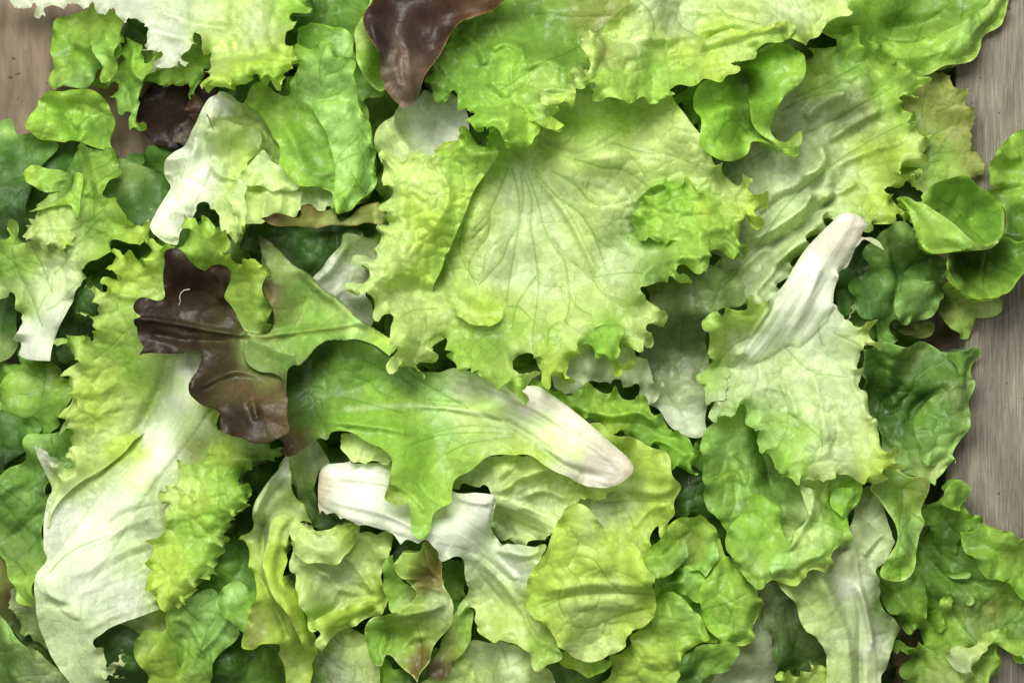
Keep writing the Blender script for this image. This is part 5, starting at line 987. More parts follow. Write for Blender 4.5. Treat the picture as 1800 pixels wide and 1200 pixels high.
leaf('lettuce_leaf', 'big green blistered leaf with a deep fold below the upright white rib', A,
     '9: 330,180 340,100 380,20 440,-60 600,-120 1000,-60 1150,200 1100,290 1070,300 1050,350 1010,450 990,500 995,560 940,590 910,640 900,698k 830,690 780,715 740,745 690,740k 665,730 640,745 590,755 540,720 500,690 470,630 450,560 455,520 430,500 400,440 350,370 345,310 350,270', seed=113, tooth=(2, 34),
     cols='9: 450,50=L 420,120=S 520,150=S 480,250=L 560,320=S 620,150=G 640,240=D 690,280=G 560,450=G 620,480=X 520,560=L 500,650=L 600,600=C 700,640=S 800,580=S 850,450=L 900,350=L 830,320=P 780,400=V 740,500=P 720,380=G 770,350=G 880,620=L 950,520=L 1000,430=X 1020,370=X 900,660=O 600,700=L 750,700=Y 380,300=G 690,320=G',
     pucker=(6.5, 34), cellv=0.5, ruffle=(7, 70, 26), hts='9: 450,100=18 560,250=16 650,200=-18 690,300=-22 590,430=26 540,560=16 720,480=-26 680,560=-16 600,600=0 800,420=26 830,350=18 900,500=16 700,640=12 880,620=10 580,700=10 1000,400=-4 730,370=-14', lift=8, gap=5, mat='glossy_leaf',
     ridges=[(8, 13, '9: 830,340 800,440 740,540 700,570'), (9, -12, '9: 570,0 600,100 650,200 660,300'), (8, 10, '9: 530,370 600,350 680,400 710,480'), (8, -10, '9: 710,400 720,500 690,550'), (7, 8, '9: 560,600 640,650 750,640 860,600'), (7, 8, '9: 480,150 540,300 560,350')],
     veins=[(2, '9: 560,0 610,130 650,260'), (1.8, '9: 490,180 560,240 540,320'), (1.6, '9: 400,280 480,240 540,280'), (1.6, '9: 950,380 900,440 830,470'), (1.4, '9: 820,330 900,400 960,430')],
     flaps=[dict(name='folded_lobe', outline='9: 452,560a 470,490 530,420 535,370 560,352 620,355 680,400 700,470 720,540 780,600 800,680a 740,742a 690,738a 640,742a 590,752a 540,720a 500,690a 470,630a', seed=132, cols='9: 600,420=X 560,500=X 650,500=L 520,620=S 620,620=L 560,700=P 700,690=S', pucker=(3, 40), ruffle=(4, 70, 20), stiff=2, hts='9: 600,420=26 560,500=22 520,620=16 620,600=-2 700,640=10 600,720=8', cellv=0.3, mat='glossy_leaf'),
            dict(name='folded_side', outline='9: 775,300 830,318 900,350a 930,400a 965,450ka 985,480a 995,560a 940,590a 910,640a 898,695ka 830,688a 780,712a 740,740a 690,720a 640,690 650,640 690,590 730,540 780,470 800,400 790,350', seed=133, cols='9: 830,350=V 800,430=V 770,500=P 720,570=P 700,620=S 800,600=L 880,480=L 900,400=L 900,580=S 760,680=L 880,660=U', pucker=(5, 30), ruffle=(5, 60, 22), tooth=(2, 34), stiff=2, cellv=0.5, hts='9: 820,350=22 800,440=24 750,540=20 700,600=10 850,520=10 900,600=16 800,640=6 930,500=14', ridges=[(7, 11, '9: 830,335 810,430 760,520 700,590'), (6, 7, '9: 780,640 860,600 930,570')],
                 veins=[(1.6, '9: 850,360 920,420 960,440'), (1.4, '9: 820,460 900,470 960,500')], mat='glossy_leaf'),
            dict(name='folded_edge', outline='9: 935,330 1000,315 1062,335a 1050,400a 1020,450a 1000,500a 985,470a 960,440 920,400', seed=134, cols='9: 1000,370=X 980,440=X', pucker=(1, 30), ruffle=(2, 40, 10), stiff=2, hts='9: 1000,380=8')])
leaf('endive_leaf', 'upright leaf with a broad white rib and cut top spreading into pale green below', A,
     '6: 935,50kn 960,25n 1010,25n 1050,40n 1085,75kn 1060,110n 1058,130n 1100,130kn 1140,150n 1163,188kn 1120,165n 1070,140n 1045,165n 1030,180n 1010,240n 980,290 955,330n 942,380n 940,430n 965,460 990,485 1020,445 1035,440k 1030,500 1135,520k 1115,550 1125,590 1155,605 1150,635 1100,625 1060,640 1055,670k 1070,700 1050,720 1075,740 1065,780 1085,820k 1090,860 1110,930 1150,1040 1170,1075 1220,1100k 1205,1140 9: 1210,180 1215,230 1150,250 1140,290 1100,310k 1080,290 1000,270 950,280 900,275 830,290 770,300k 740,275 690,285 6: 690,1200 680,1150 620,1100 560,960 520,900 400,960 385,880 450,860 455,820 470,750 500,700 520,660 480,700 470,760 440,860 365,875k 355,840 330,790 360,720 375,690 380,640 345,560 350,520 345,500k 380,450 400,460 500,450 560,400k 575,430 600,420 640,415 660,400n 720,330n 760,260n 830,160n', seed=114, stiff=6,
     cols='6: 1082,78=J 1000,70=K 1060,60=K 960,150=K 900,250=W 850,350=W 800,450=W 750,550=W 900,420=W 850,550=W 650,620=W 560,650=W 1000,560=V 1080,560=P 900,620=V 950,700=V 850,700=V 740,700=P 800,620=V 650,720=V 600,800=V 550,780=V 430,520=L 450,600=Y 400,700=L 380,800=L 500,480=L 590,430=X 620,900=S 550,950=S 750,850=V 700,950=L 800,1000=L 900,900=V 950,1000=V 1000,850=V 1050,1000=P 900,1100=V 1100,1080=P 1150,1100=Y 800,1150=L 700,1100=X 9: 780,230=L 900,250=P 1000,200=P 1100,260=Y 1180,200=Y 950,200=U 6: 1120,540=Y 1130,170=V 560,470=Y 420,860=U',
     tooth=(5, 20), ruffle=(9, 50, 34), pucker=(3.8, 34), cellv=0.4, pmask='6: 850,400=0.05 1000,600=0.5 750,700=0.8 900,1000=1.3 600,900=1.5 430,650=0.6 1100,1100=0.8',
     rib='6: 940,50n 1010,28n 1082,75n 1050,130 1025,180 970,300 940,400 935,470 870,560 800,620 740,620 640,680 560,700 540,660 600,540 680,420 760,270 850,140', ribh=12, mid='6: 1010,40 900,250 790,450 680,620 600,720', gap=5, lift=18,
     hts='6: 1000,60=10 850,350=12 620,580=6 700,700=0 480,600=-14 400,750=-8 900,700=6 1080,560=6 600,900=10 800,950=-6 900,1050=8 950,1150=-14 1100,1100=10 1000,900=14 750,1100=4',
     ridges=[(4, -6, '6: 690,400 600,540 540,650 490,740'), (5, 8, '6: 660,440 600,530 560,610 500,720'), (8, 5, '6: 880,250 800,450 750,560'), (9, -10, '6: 560,900 620,1040 680,1140'), (8, 8, '6: 860,760 880,900 900,1050'), (7, 7, '6: 1020,760 1080,900 1130,1040'), (8, -8, '6: 940,880 960,1000 940,1080'), (8, 8, '6: 620,800 740,830 780,950')],
     veins=[(1.8, '6: 700,800 740,900 730,1000 680,1090'), (1.5, '6: 740,920 820,980 880,1040 9: 880,150'), (1.5, '6: 730,620 800,700 860,740 1000,760'), (1.6, '6: 420,480 480,470 560,480'), (1.6, '6: 560,580 480,620 420,700'), (1.4, '6: 950,560 1030,600 1080,640'), (1.4, '6: 900,620 880,520 950,460')])
leaf('lettuce_leaf', 'long green leaf tapering right into a broad pink tinged white rib end at centre', A,
     '4: 1130,900 1250,700 1300,640 1400,590 1550,580 1640,600 5: 200,600 330,650 450,720 560,740n 640,720n 800,760n 900,800n 1010,800n 1080,840n 1150,890n 1250,970n 1340,1050n 1420,1120n 1450,1165kn 1440,1200n 8: 1435,260n 1400,290n 1340,318n 1250,310 1150,270 1060,220 980,175 900,165 820,175 760,200 700,245 650,285 635,330 630,380 580,400 545,430 540,500 510,535 480,535 450,500 440,440 435,380 390,390 330,370 327,340 350,280 362,200 330,150 260,110 180,70 90,65 5: 60,1040 4: 1440,1030 1400,1080 1310,1108 1270,1090 1290,1060', seed=115, stiff=6,
     cols='5: 100,700=G 200,750=G 350,700=C 300,800=X 450,780=C 150,900=G 300,880=L 450,900=L 550,880=S 250,950=X 200,980=X 400,1000=X 600,1000=S 550,1060=X 700,940=P 750,1040=L 850,1060=Y 950,1090=Y 700,820=U 850,850=W 1000,880=K 1150,950=K 1250,1050=K 1380,1160=K 1200,1100=P 1100,1030=P 1000,1000=V 900,970=V 1200,1200=K 800,900=L 1300,1200=K 4: 1350,1000=B 1330,1070=B 1400,900=D 1300,800=D 1350,700=D 1450,650=D 1500,800=G 5: 1446,1170=J 8: 450,180=X 600,200=L 700,180=L 520,300=X 370,330=O 400,300=X 600,330=L 490,480=X 850,130=L 1000,180=Y 500,400=L 1300,290=K 1150,200=K',
     ruffle=(4, 80, 22), pucker=(3.2, 30), pmask='5: 100,700=1.2 500,850=1 600,1050=0.5 1100,950=0', cellv=0.35, tooth=(2, 50),
     rib='5: 640,725n 800,765n 1010,805 1150,895 1340,1055 1448,1165n 8: 1420,285n 1340,314n 1250,270 1130,180 1000,90 900,20 5: 830,950 700,930 600,910 560,890 700,880 800,850 760,800 660,760', ribh=10, mid='5: 200,930 500,900 750,930 950,1010 1150,1130 1350,1200', gap=5, lift=12,
     hts='5: 200,720=14 150,930=8 400,800=10 500,950=10 900,850=20 1200,1000=22 1100,1060=6 1400,1180=8 800,1050=14 4: 1350,1020=4 1400,700=-4 8: 400,330=18 490,450=16 600,250=4 800,160=6',
     ridges=[(6, -9, '5: 520,880 700,900 850,960 1000,1050 1150,1160 8: 1300,270'), (5, 7, '5: 450,890 650,900 800,930 920,1010 8: 1050,140 1200,240'), (5, 5, '5: 650,770 900,850 1150,990 1380,1160'), (7, 10, '5: 80,960 300,980 450,1010'), (7, 8, '8: 350,290 450,340 520,420')],
     veins=[(-5, '5: 150,900 400,890 600,900 850,950 1000,1050 1200,1190'), (1.8, '5: 550,890 420,780 300,720 220,680'), (1.8, '5: 700,900 550,820 430,740'), (1.6, '5: 560,1010 700,980 850,990'), (1.6, '5: 450,1060 600,1020 760,1010 850,1010'), (1.5, '5: 600,1110 700,1060 900,1030'), (1.5, '5: 400,920 250,880 130,850'), (1.5, '5: 300,830 250,780 180,760'), (1.4, '8: 470,300 520,360 580,400')])
leaf('oak_lettuce_leaf', 'lobed dark red leaf folded over its grey green stalk at left of centre', A,
     '4: 605,525 612,500 640,480 612,455 608,430 625,402 660,398 700,405 728,395 742,350 738,290 750,235 770,200 800,186 840,195 880,240 930,280 960,262 1000,258 1035,275 1043,320 1025,370 1010,400 1020,430 1060,480 1090,530 1110,560 1200,560 1230,480 1222,420 1190,390 1178,350 1195,310 1225,298 1200,240 1185,220 1165,150 1170,115k 1195,130 1250,180 1320,240 1420,320 1500,390 1600,470 1700,550 1799,600n 5: 385,605n 370,640n 350,655n 4: 1760,665n 1700,620n 1620,590n 1550,590 1480,600 1430,630 1390,670 1350,705 1310,708 1300,740 1310,850 1320,930 1335,985 1320,1010 1260,1030 1220,1050 1160,1056 1110,1030 1050,1010 1010,985 1000,930 970,900 900,870 850,845 842,800 860,770 890,730 900,680 890,650 860,640 800,650 700,655 622,660k 645,620 615,575', seed=121,
     cols='4: 800,250=R 860,350=R 980,300=R 700,450=R 900,450=R 1030,520=R 650,520=R 700,600=R 850,600=R 1000,620=R 950,700=R 1050,740=R 900,800=R 1100,800=B 1200,850=B 1250,950=B 1150,960=R 1050,950=R 1280,800=B 1180,150=R 1200,200=R 1200,340=R 1240,370=B 1230,200=Q 1300,280=Q 1280,450=Q 1350,380=C 1300,550=C 1400,500=G 1500,480=Q 1400,600=G 1500,550=G 1620,540=S 1720,600=L 1160,600=Q 1150,650=Q 1220,680=Q 1280,720=Q 1300,650=C 1090,520=R 1130,570=Q 1260,740=B 1220,440=M', edge=('R', 2),
     ruffle=(4, 80, 22), pucker=(2.5, 34), hts='4: 800,250=26 980,300=22 860,450=2 650,500=18 700,640=14 900,600=0 1000,600=-4 900,720=16 950,830=26 1050,740=30 1200,850=26 1150,1000=10 1250,1000=6 1200,200=24 1300,300=22 1250,420=10 1350,500=0 1450,450=16 1600,500=20 1340,680=18 1200,650=10 1130,580=-6 1750,610=10 880,660=18', lift=26, gap=7, stiff=5,
     ridges=[(5, 9, '4: 620,490 800,520 950,550 1130,575'), (8, -8, '4: 660,560 850,600 1000,600'), (8, 10, '4: 880,820 980,760 1080,730 1200,760'), (7, -9, '4: 1150,860 1180,950'), (6, 9, '4: 1150,580 1300,560 1450,540 1600,520'), (8, 8, '4: 1350,280 1500,410 1650,530'), (6, -7, '4: 1100,560 1120,680'), (7, 7, '4: 960,280 1010,340 980,420')],
     veins=[(2.2, '4: 1150,580 1000,600 850,580'), (1.8, '4: 1130,570 1000,430 900,370 840,380'), (2.2, '4: 1170,580 1300,575 1450,545 1620,540 1760,610'), (1.5, '4: 1300,570 1350,500 1380,400'), (1.5, '4: 1400,555 1500,480 1560,450'), (1.4, '4: 1250,580 1280,640 1330,660'), (1.5, '4: 1060,740 1150,840 1200,940 1210,1000'), (1.3, '4: 1120,800 1050,880')], mat='red_leaf',
     flaps=[dict(name='folded_lobe', outline='4: 1100,640 1110,610 1150,580a 1200,590a 1250,620a 1310,640a 1370,640a 1360,690a 1320,712 1308,740 1305,840 1290,770 1250,745 1180,735 1120,690', seed=122, cols='4: 1150,620=Q 1200,680=Q 1260,720=Q 1300,690=C 1300,780=B', pucker=(2, 30), ruffle=(2, 60, 10), hts='4: 1160,640=14 1290,720=8', stiff=2, mat='soft_leaf')])
leaf('endive_leaf', 'large central pale green leaf with radiating veins and a frilly blistered rim', A,
     '2: 300,745 330,690 420,720 470,685 560,690 580,650 640,605 700,600 790,640 830,500n 850,400n 1000,330n 1200,330n 1450,380n 1600,420n 1640,480n 1700,570n 1760,640n 3: 400,720 440,790 520,808 582,798k 575,850 605,865k 650,940k 610,960 600,1000 580,1042k 545,1010 500,1000 520,1060 545,1150 6: 545,200 530,245k 480,210 400,205 350,230 368,318k 325,290 265,270 240,265 265,340k 215,340 160,320 115,350 85,365 75,400 100,425 165,435k 172,540k 110,535 105,570 130,625k 5: 1490,650k 1430,620 1400,640 1390,690 1450,710 1430,738 1370,745k 1350,690 1300,675 1255,620 1200,655k 1178,642 1165,700 1168,772 1110,770 1050,792k 1030,740 1005,715 990,650 965,645 930,690 1000,730 1012,745 985,770 980,805 940,850k 900,830 870,830 845,790 790,770 740,765 700,700 690,748k 665,745 645,690 600,682 610,640 595,580 575,620 555,660 490,720 505,755k 470,720 430,738k 405,715 352,718k 348,660 385,620 368,570 362,520 325,505 285,475 265,420 225,380 162,395k 165,350 215,330 238,300 205,250 210,208 250,215 295,180 300,130 268,98k 300,85 320,70 2: 345,1010 298,990k 330,970 312,930k 335,900 325,820', seed=116,
     cols='2: 370,800=P 350,900=P 420,880=P 480,1000=P 400,1100=P 450,760=P 560,860=P 640,700=Y 700,780=L 650,900=Y 600,1000=L 620,1100=L 760,680=L 850,700=X 900,850=V 820,950=P 750,1050=P 950,1000=V 1050,950=V 1100,1100=P 900,1150=V 1000,600=L 1200,560=L 1400,540=L 1100,700=P 1300,700=P 1500,700=P 1650,650=P 1750,760=P 1300,850=P 1450,980=V 1550,870=L 1650,900=X 1700,1000=L 1600,1050=L 1470,1050=X 1750,1100=L 1250,1000=P 3: 500,850=P 600,900=Y 560,980=Y 400,1050=L 450,1150=L 5: 350,200=P 260,260=V 300,350=P 400,400=P 500,250=P 450,350=P 560,300=L 400,500=P 450,600=P 420,680=P 600,420=P 750,440=Y 820,480=Y 700,560=L 800,580=G 660,640=L 850,300=V 700,200=P 1000,300=V 1000,450=P 1150,400=P 900,550=L 950,700=P 900,780=L 1080,600=L 1100,720=Y 1300,400=P 1400,300=V 1450,450=L 1320,560=X 1300,620=X 1500,500=P 1550,480=P 1500,600=P 1400,720=Y 1200,550=P 1400,220=V 1700,200=L 1640,300=L 1550,290=G',
     tooth=(5, 24), ruffle=(11, 56, 40), pucker=(6, 24), pmask='2: 350,750=0.4 450,1000=1.3 560,880=1.3 700,700=0.9 900,900=0.05 1000,600=0.05 1300,700=0.3 1100,1050=0.12 1600,750=0.6 1600,950=1.4 1750,1050=1.3 5: 400,250=1.4 400,450=1.2 450,600=1 700,500=0.7 900,300=0.12 900,600=0.25 1200,400=0.18 1400,350=0.6 1400,550=0.6 1000,700=0.5', cellv=0.3,
     hts='2: 420,850=22 500,1000=16 650,750=14 650,950=-10 760,900=0 950,900=4 1000,600=-26 1300,600=-20 1300,800=4 1500,800=8 1650,700=10 1550,900=10 1500,1060=-20 1700,950=26 5: 580,200=-18 540,340=-16 450,200=14 300,350=10 400,500=14 700,450=30 800,500=24 800,600=-4 900,250=2 1100,300=6 1050,500=4 900,720=20 1000,680=-6 1320,520=26 1300,640=18 1240,640=-8 1450,450=8 1550,500=12 450,650=10 660,680=12 1400,700=2 1650,200=20 1550,250=-12', lift=20, gap=6, stiff=5, sp=2.7,
     ridges=[(10, -15, '2: 740,800 690,960 640,1100 5: 600,200 550,340'), (8, -9, '2: 1000,620 1200,700 1400,600'), (9, 10, '5: 330,60 400,120 380,220 440,330'), (7, 9, '5: 430,60 470,180 540,260'), (8, 12, '5: 610,340 640,430 720,500 830,490'), (7, 10, '5: 240,230 290,280 350,300'), (7, 9, '5: 1490,330 1520,260 1650,230 1780,220'), (8, -12, '2: 1440,1000 1500,1060 1560,1080'), (7, 12, '2: 1440,920 1520,850 1600,830'), (7, 9, '2: 1620,960 1700,1000 1790,960'), (6, 9, '5: 1260,540 1300,520 1380,530'), (6, 8, '5: 420,560 500,600 560,560'), (6, 8, '2: 1000,780 1100,900 1180,1020 5: 1290,300'), (6, 7, '5: 850,620 900,680 890,790'), (8, 9, '2: 650,680 690,760 690,850')],
     veins=[(2.2, '2: 880,760 840,860 790,960 720,1040'), (1.8, '2: 800,950 790,1060 5: 740,180 700,260 740,350'), (1.6, '5: 790,60 720,130'), (1.5, '5: 680,60 660,180 700,280 740,320'), (2.4, '2: 900,760 930,880 930,1000 5: 880,150 850,230 750,340'), (1.5, '5: 830,150 780,200 770,280'), (2.4, '2: 940,780 950,900 5: 930,80 905,220 885,340 875,430'), (2.6, '2: 950,780 990,900 5: 985,60 1005,200 1020,320 1010,450 980,620'), (1.8, '5: 1010,300 960,370 920,440 900,540'), (2.4, '2: 970,780 1020,920 5: 1040,60 1080,150 1140,240 1155,330 1160,430 1140,510'), (1.7, '5: 1150,360 1190,440 1260,480'), (1.7, '5: 1140,510 1200,560'), (1.8, '5: 1115,510 1070,540 1060,620'), (2.3, '2: 1010,790 1100,880 1210,960 5: 1240,60 1290,160 1330,280'), (2.0, '5: 1180,240 1260,310 1310,380 1370,420'), (1.5, '5: 1270,310 1380,290 1480,290'), (2.2, '2: 1080,770 1180,830 1270,920 1350,920 1420,900'), (1.6, '2: 1210,960 1290,1080 5: 1320,160 1420,200'), (2.0, '2: 1180,720 1300,760 1400,770 1520,850 1560,900'), (2.0, '2: 1350,650 1480,690 1600,700 1700,740'), (1.6, '2: 1250,810 1230,890'), (1.6, '2: 1380,770 1440,720 1500,800'), (1.4, '5: 1000,310 1060,350 1130,350'), (1.4, '5: 1060,380 1100,340 1140,380'), (1.4, '5: 880,440 930,440 990,500'), (1.3, '5: 1080,130 1110,170'), (1.5, '5: 350,370 350,320 400,300 470,330'), (1.4, '5: 500,100 470,200 420,260 490,380'), (1.4, '5: 400,500 450,460 560,450'), (-9, '2: 930,760 970,900 1000,1100'), (-7, '2: 1030,820 1080,950 5: 1070,60 1150,200'), (-6, '2: 870,900 840,1050 5: 810,200'), (-6, '2: 960,1000 5: 960,60 950,300'), (-7, '5: 1350,100 1450,180 1540,190'), (-6, '2: 1150,800 1350,850 1500,950')], mat='glossy_leaf',
     flaps=[dict(name='folded_lobe', outline='5: 590,420a 600,350a 650,330a 700,360a 760,400a 850,440 862,460 850,500 800,535k 760,525 710,520 660,490 630,470a', seed=117, cols='5: 640,380=V 700,450=Y 800,470=Y 620,420=P', pucker=(2.5, 26), ruffle=(3, 50, 12), hts='5: 650,400=6 780,460=18', stiff=2),
            dict(name='folded_lobe', outline='5: 1250,600a 1245,560a 1270,515a 1330,505a 1395,515a 1400,560 1385,610 1390,640 1350,690 1340,710k 1310,660 1275,640', seed=118, cols='5: 1300,570=X 1370,580=L 1330,660=X', pucker=(1.5, 30), ruffle=(3, 50, 10), hts='5: 1320,580=14', stiff=2),
            dict(name='curled_side', outline='2: 310,745na 335,700na 420,735na 475,695na 560,700n 590,655na 650,615na 700,610na 790,650na 840,690n 800,760n 730,860n 690,960n 650,1050n 610,1140n 5: 600,200n 580,270n 545,340n 530,380na 480,400na 420,370na 350,400a 290,380na 240,350na 250,300a 215,240na 260,210na 300,170na 310,130a 280,96ka 320,70a 2: 350,1005a 310,990ka 340,965a 325,925ka 345,890a 335,820na', seed=130, tooth=(4, 20),
                 cols='2: 360,760=P 350,880=P 420,880=Y 480,1000=Y 400,1100=P 450,760=P 560,860=P 640,700=L 700,780=L 650,900=Y 620,1000=L 560,1050=Y 5: 350,200=P 260,260=P 450,330=Y 560,250=L 500,120=Y', pucker=(8, 22), ruffle=(6, 50, 26), cellv=0.3, stiff=2, gap=3,
                 hts='2: 360,760=6 420,860=26 520,800=22 600,740=18 700,700=12 780,720=4 640,900=22 560,1000=28 440,1000=14 350,950=4 5: 350,100=14 450,200=26 540,220=22 330,280=12 440,350=18 280,340=4', ridges=[(8, 8, '2: 560,760 620,860 600,960 540,1060')], mat='glossy_leaf'),
            dict(name='frilly_lobe', outline='3: 20,1010 20,980k 60,940 40,915k 90,900 130,880 150,860k 190,840 240,820 300,830 330,870 380,850a 420,880a 470,890a 440,950a 480,960a 540,1050ka 540,1140ka 500,1170ka 440,1110a 380,1105a 330,1160a 300,1150a 250,1100a 180,1090 130,1100 80,1080', seed=131, tooth=(5, 20),
                 cols='3: 100,950=L 200,900=X 250,1000=L 350,950=Y 450,1000=L 150,1050=L 400,1080=L 500,1100=X', pucker=(9, 20), ruffle=(9, 44, 30), cellv=0.2, stiff=2, gap=3, hts='3: 100,950=6 200,900=24 330,900=26 400,1000=20 250,1020=10 180,1060=-4 500,1100=16', mat='glossy_leaf')])
# ================================================================ red leaves on top
leaf('oak_lettuce_leaf', 'vivid green smooth leaf bent into two rounded lobes under the folded pale leaf', A,
     '3: 330,380 460,300 530,260 680,200 750,205 790,240 808,290 795,350 760,400 700,460 670,510 660,570 665,600 690,630 740,635 810,572 815,600 810,670 780,695 730,690 640,650 600,635 570,640 550,690 480,738 420,738 370,700 325,660 322,600 330,540 310,480', seed=58,
     cols='3: 450,420=X 400,560=X 470,620=X 560,480=G 600,350=G 700,280=X 780,320=L 520,350=D 640,600=G 740,670=L 720,620=P 450,680=L', edge=('L', 7), ruffle=(4, 90, 18), pucker=(2.2, 34),
     hts='3: 430,560=34 400,650=22 540,400=-20 560,520=4 720,260=20 760,340=30 640,560=-12 640,620=10 750,680=18 720,610=2 400,420=-4', lift=10, mat='glossy_leaf',
     ridges=[(8, 12, '3: 790,260 790,340 720,430 660,500 650,580'), (8, 10, '3: 600,620 660,655 740,685 800,670'), (10, 10, '3: 360,540 430,490 510,510 560,600')],
     veins=[(2, '3: 560,600 480,540 420,600'), (1.6, '3: 520,540 500,600 470,650'), (1.6, '3: 590,560 560,420 600,300'), (1.6, '3: 450,500 440,560 400,640')],
     flaps=[dict(name='curled_lobe', outline='3: 465,300a 530,262a 680,200a 750,205a 790,240 808,290 795,350 760,400 700,460 668,510 658,570 668,606 695,634 742,634 811,573 816,620 800,650 740,660 690,650 640,625 600,590 570,540 555,470 545,400a 520,350a', seed=138, cols='3: 600,300=X 700,260=X 790,300=L 600,400=G 580,480=X 620,560=X 700,645=L 780,630=P', edge=('L', 4), ruffle=(2, 80, 12), pucker=(2.5, 34), stiff=2, hts='3: 540,300=4 700,250=14 780,320=20 700,420=8 640,500=12 600,540=4 650,600=6 740,650=16 800,610=8', mat='glossy_leaf'),
            dict(name='curled_edge', outline='3: 598,632a 640,645 690,660 740,668 790,655 814,625a 814,668a 780,696 730,692 660,662a', seed=139, cols='3: 700,675=L 780,680=X', ruffle=(1, 60, 8), pucker=(1, 30), stiff=2, hts='3: 740,680=8', warp=2)])
leaf('lettuce_leaf', 'blistered mid green leaf at top centre with smooth hollow and frilly light rim', A,
     '2: 500,180 640,100 800,20 900,-80 1500,-80 1500,60 1460,140 1420,160 1400,400 1260,410 1200,330 1180,400 1165,495k 1120,500 1090,520 1080,540 1132,578k 1105,605 1050,590 1000,565 1020,620 985,665 930,682 870,662 855,610 820,600 800,625k 785,590 740,605 685,560k 740,530 700,525 655,480 645,430 600,450 585,490k 568,470 545,420 508,385 530,330 520,250', seed=54,
     cols='2: 600,250=G 700,200=G 750,350=G 900,280=X 850,430=L 1000,150=G 1100,80=G 1250,100=O 1300,60=O 1200,180=G 950,400=L 1050,470=P 1130,480=P 1080,400=L 900,600=L 950,560=X 750,560=X 1100,580=L 620,430=G 550,350=G 700,100=G 1150,300=G', tooth=(3, 22),
     pucker=(6.5, 30), pmask='2: 1150,100=0.1 1050,150=0.2 700,250=1.3 850,400=1.4 950,600=1 1300,50=0.1 1100,400=1.1', ruffle=(11, 44, 34), crumple=4,
     hts='2: 1100,120=-34 1250,60=-24 1000,200=-22 700,150=6 600,300=10 900,280=16 1000,330=10 850,450=6 1100,450=22 930,610=26 750,560=14 1100,580=20 560,400=10', gap=5, lift=34, mat='glossy_leaf',
     ridges=[(8, 14, '2: 800,230 870,200 940,230 950,290'), (8, 12, '2: 960,320 1050,290 1150,330'), (8, 10, '2: 660,140 740,200 780,300'), (9, -12, '2: 800,300 780,400 860,470'), (8, 12, '2: 850,520 900,500 950,530'), (8, 10, '2: 1010,440 1080,420 1160,440')],
     veins=[(2.5, '2: 1450,0 1200,200 1000,320 850,420'), (1.8, '2: 1350,60 1150,60 960,40')],
     flaps=[dict(name='frilly_lobe', outline='2: 700,500a 760,470a 830,480a 900,490a 960,520 1015,560 1022,612 985,662 932,684 870,664 850,620 815,600 790,618k 775,590 735,602 690,562k 735,535', seed=163, tooth=(2, 24), cols='2: 750,560=X 830,560=L 900,600=L 950,620=X 980,580=Y', pucker=(4, 24), ruffle=(4, 50, 16), stiff=2, hts='2: 900,600=22 780,560=10 980,600=10 850,600=4', mat='glossy_leaf'),
            dict(name='pointed_lobe', outline='2: 935,470a 1000,505 1060,540 1134,577k 1105,605 1050,592 1000,572 955,545a', seed=164, cols='2: 1000,540=L 1100,580=Y', pucker=(1.5, 24), ruffle=(3, 50, 12), stiff=2, hts='2: 1050,560=14', mat='glossy_leaf'),
            dict(name='curled_edge', outline='2: 1020,430 1070,420a 1130,410a 1180,370 1235,335 1260,355 1215,395 1185,430 1168,498k 1120,480 1060,498 1028,468', seed=166, tooth=(2, 18), cols='2: 1060,450=P 1130,460=Y 1210,370=P', pucker=(2.5, 18), ruffle=(5, 36, 16), stiff=2, hts='2: 1080,460=12 1150,450=16 1220,370=18', mat='glossy_leaf')])
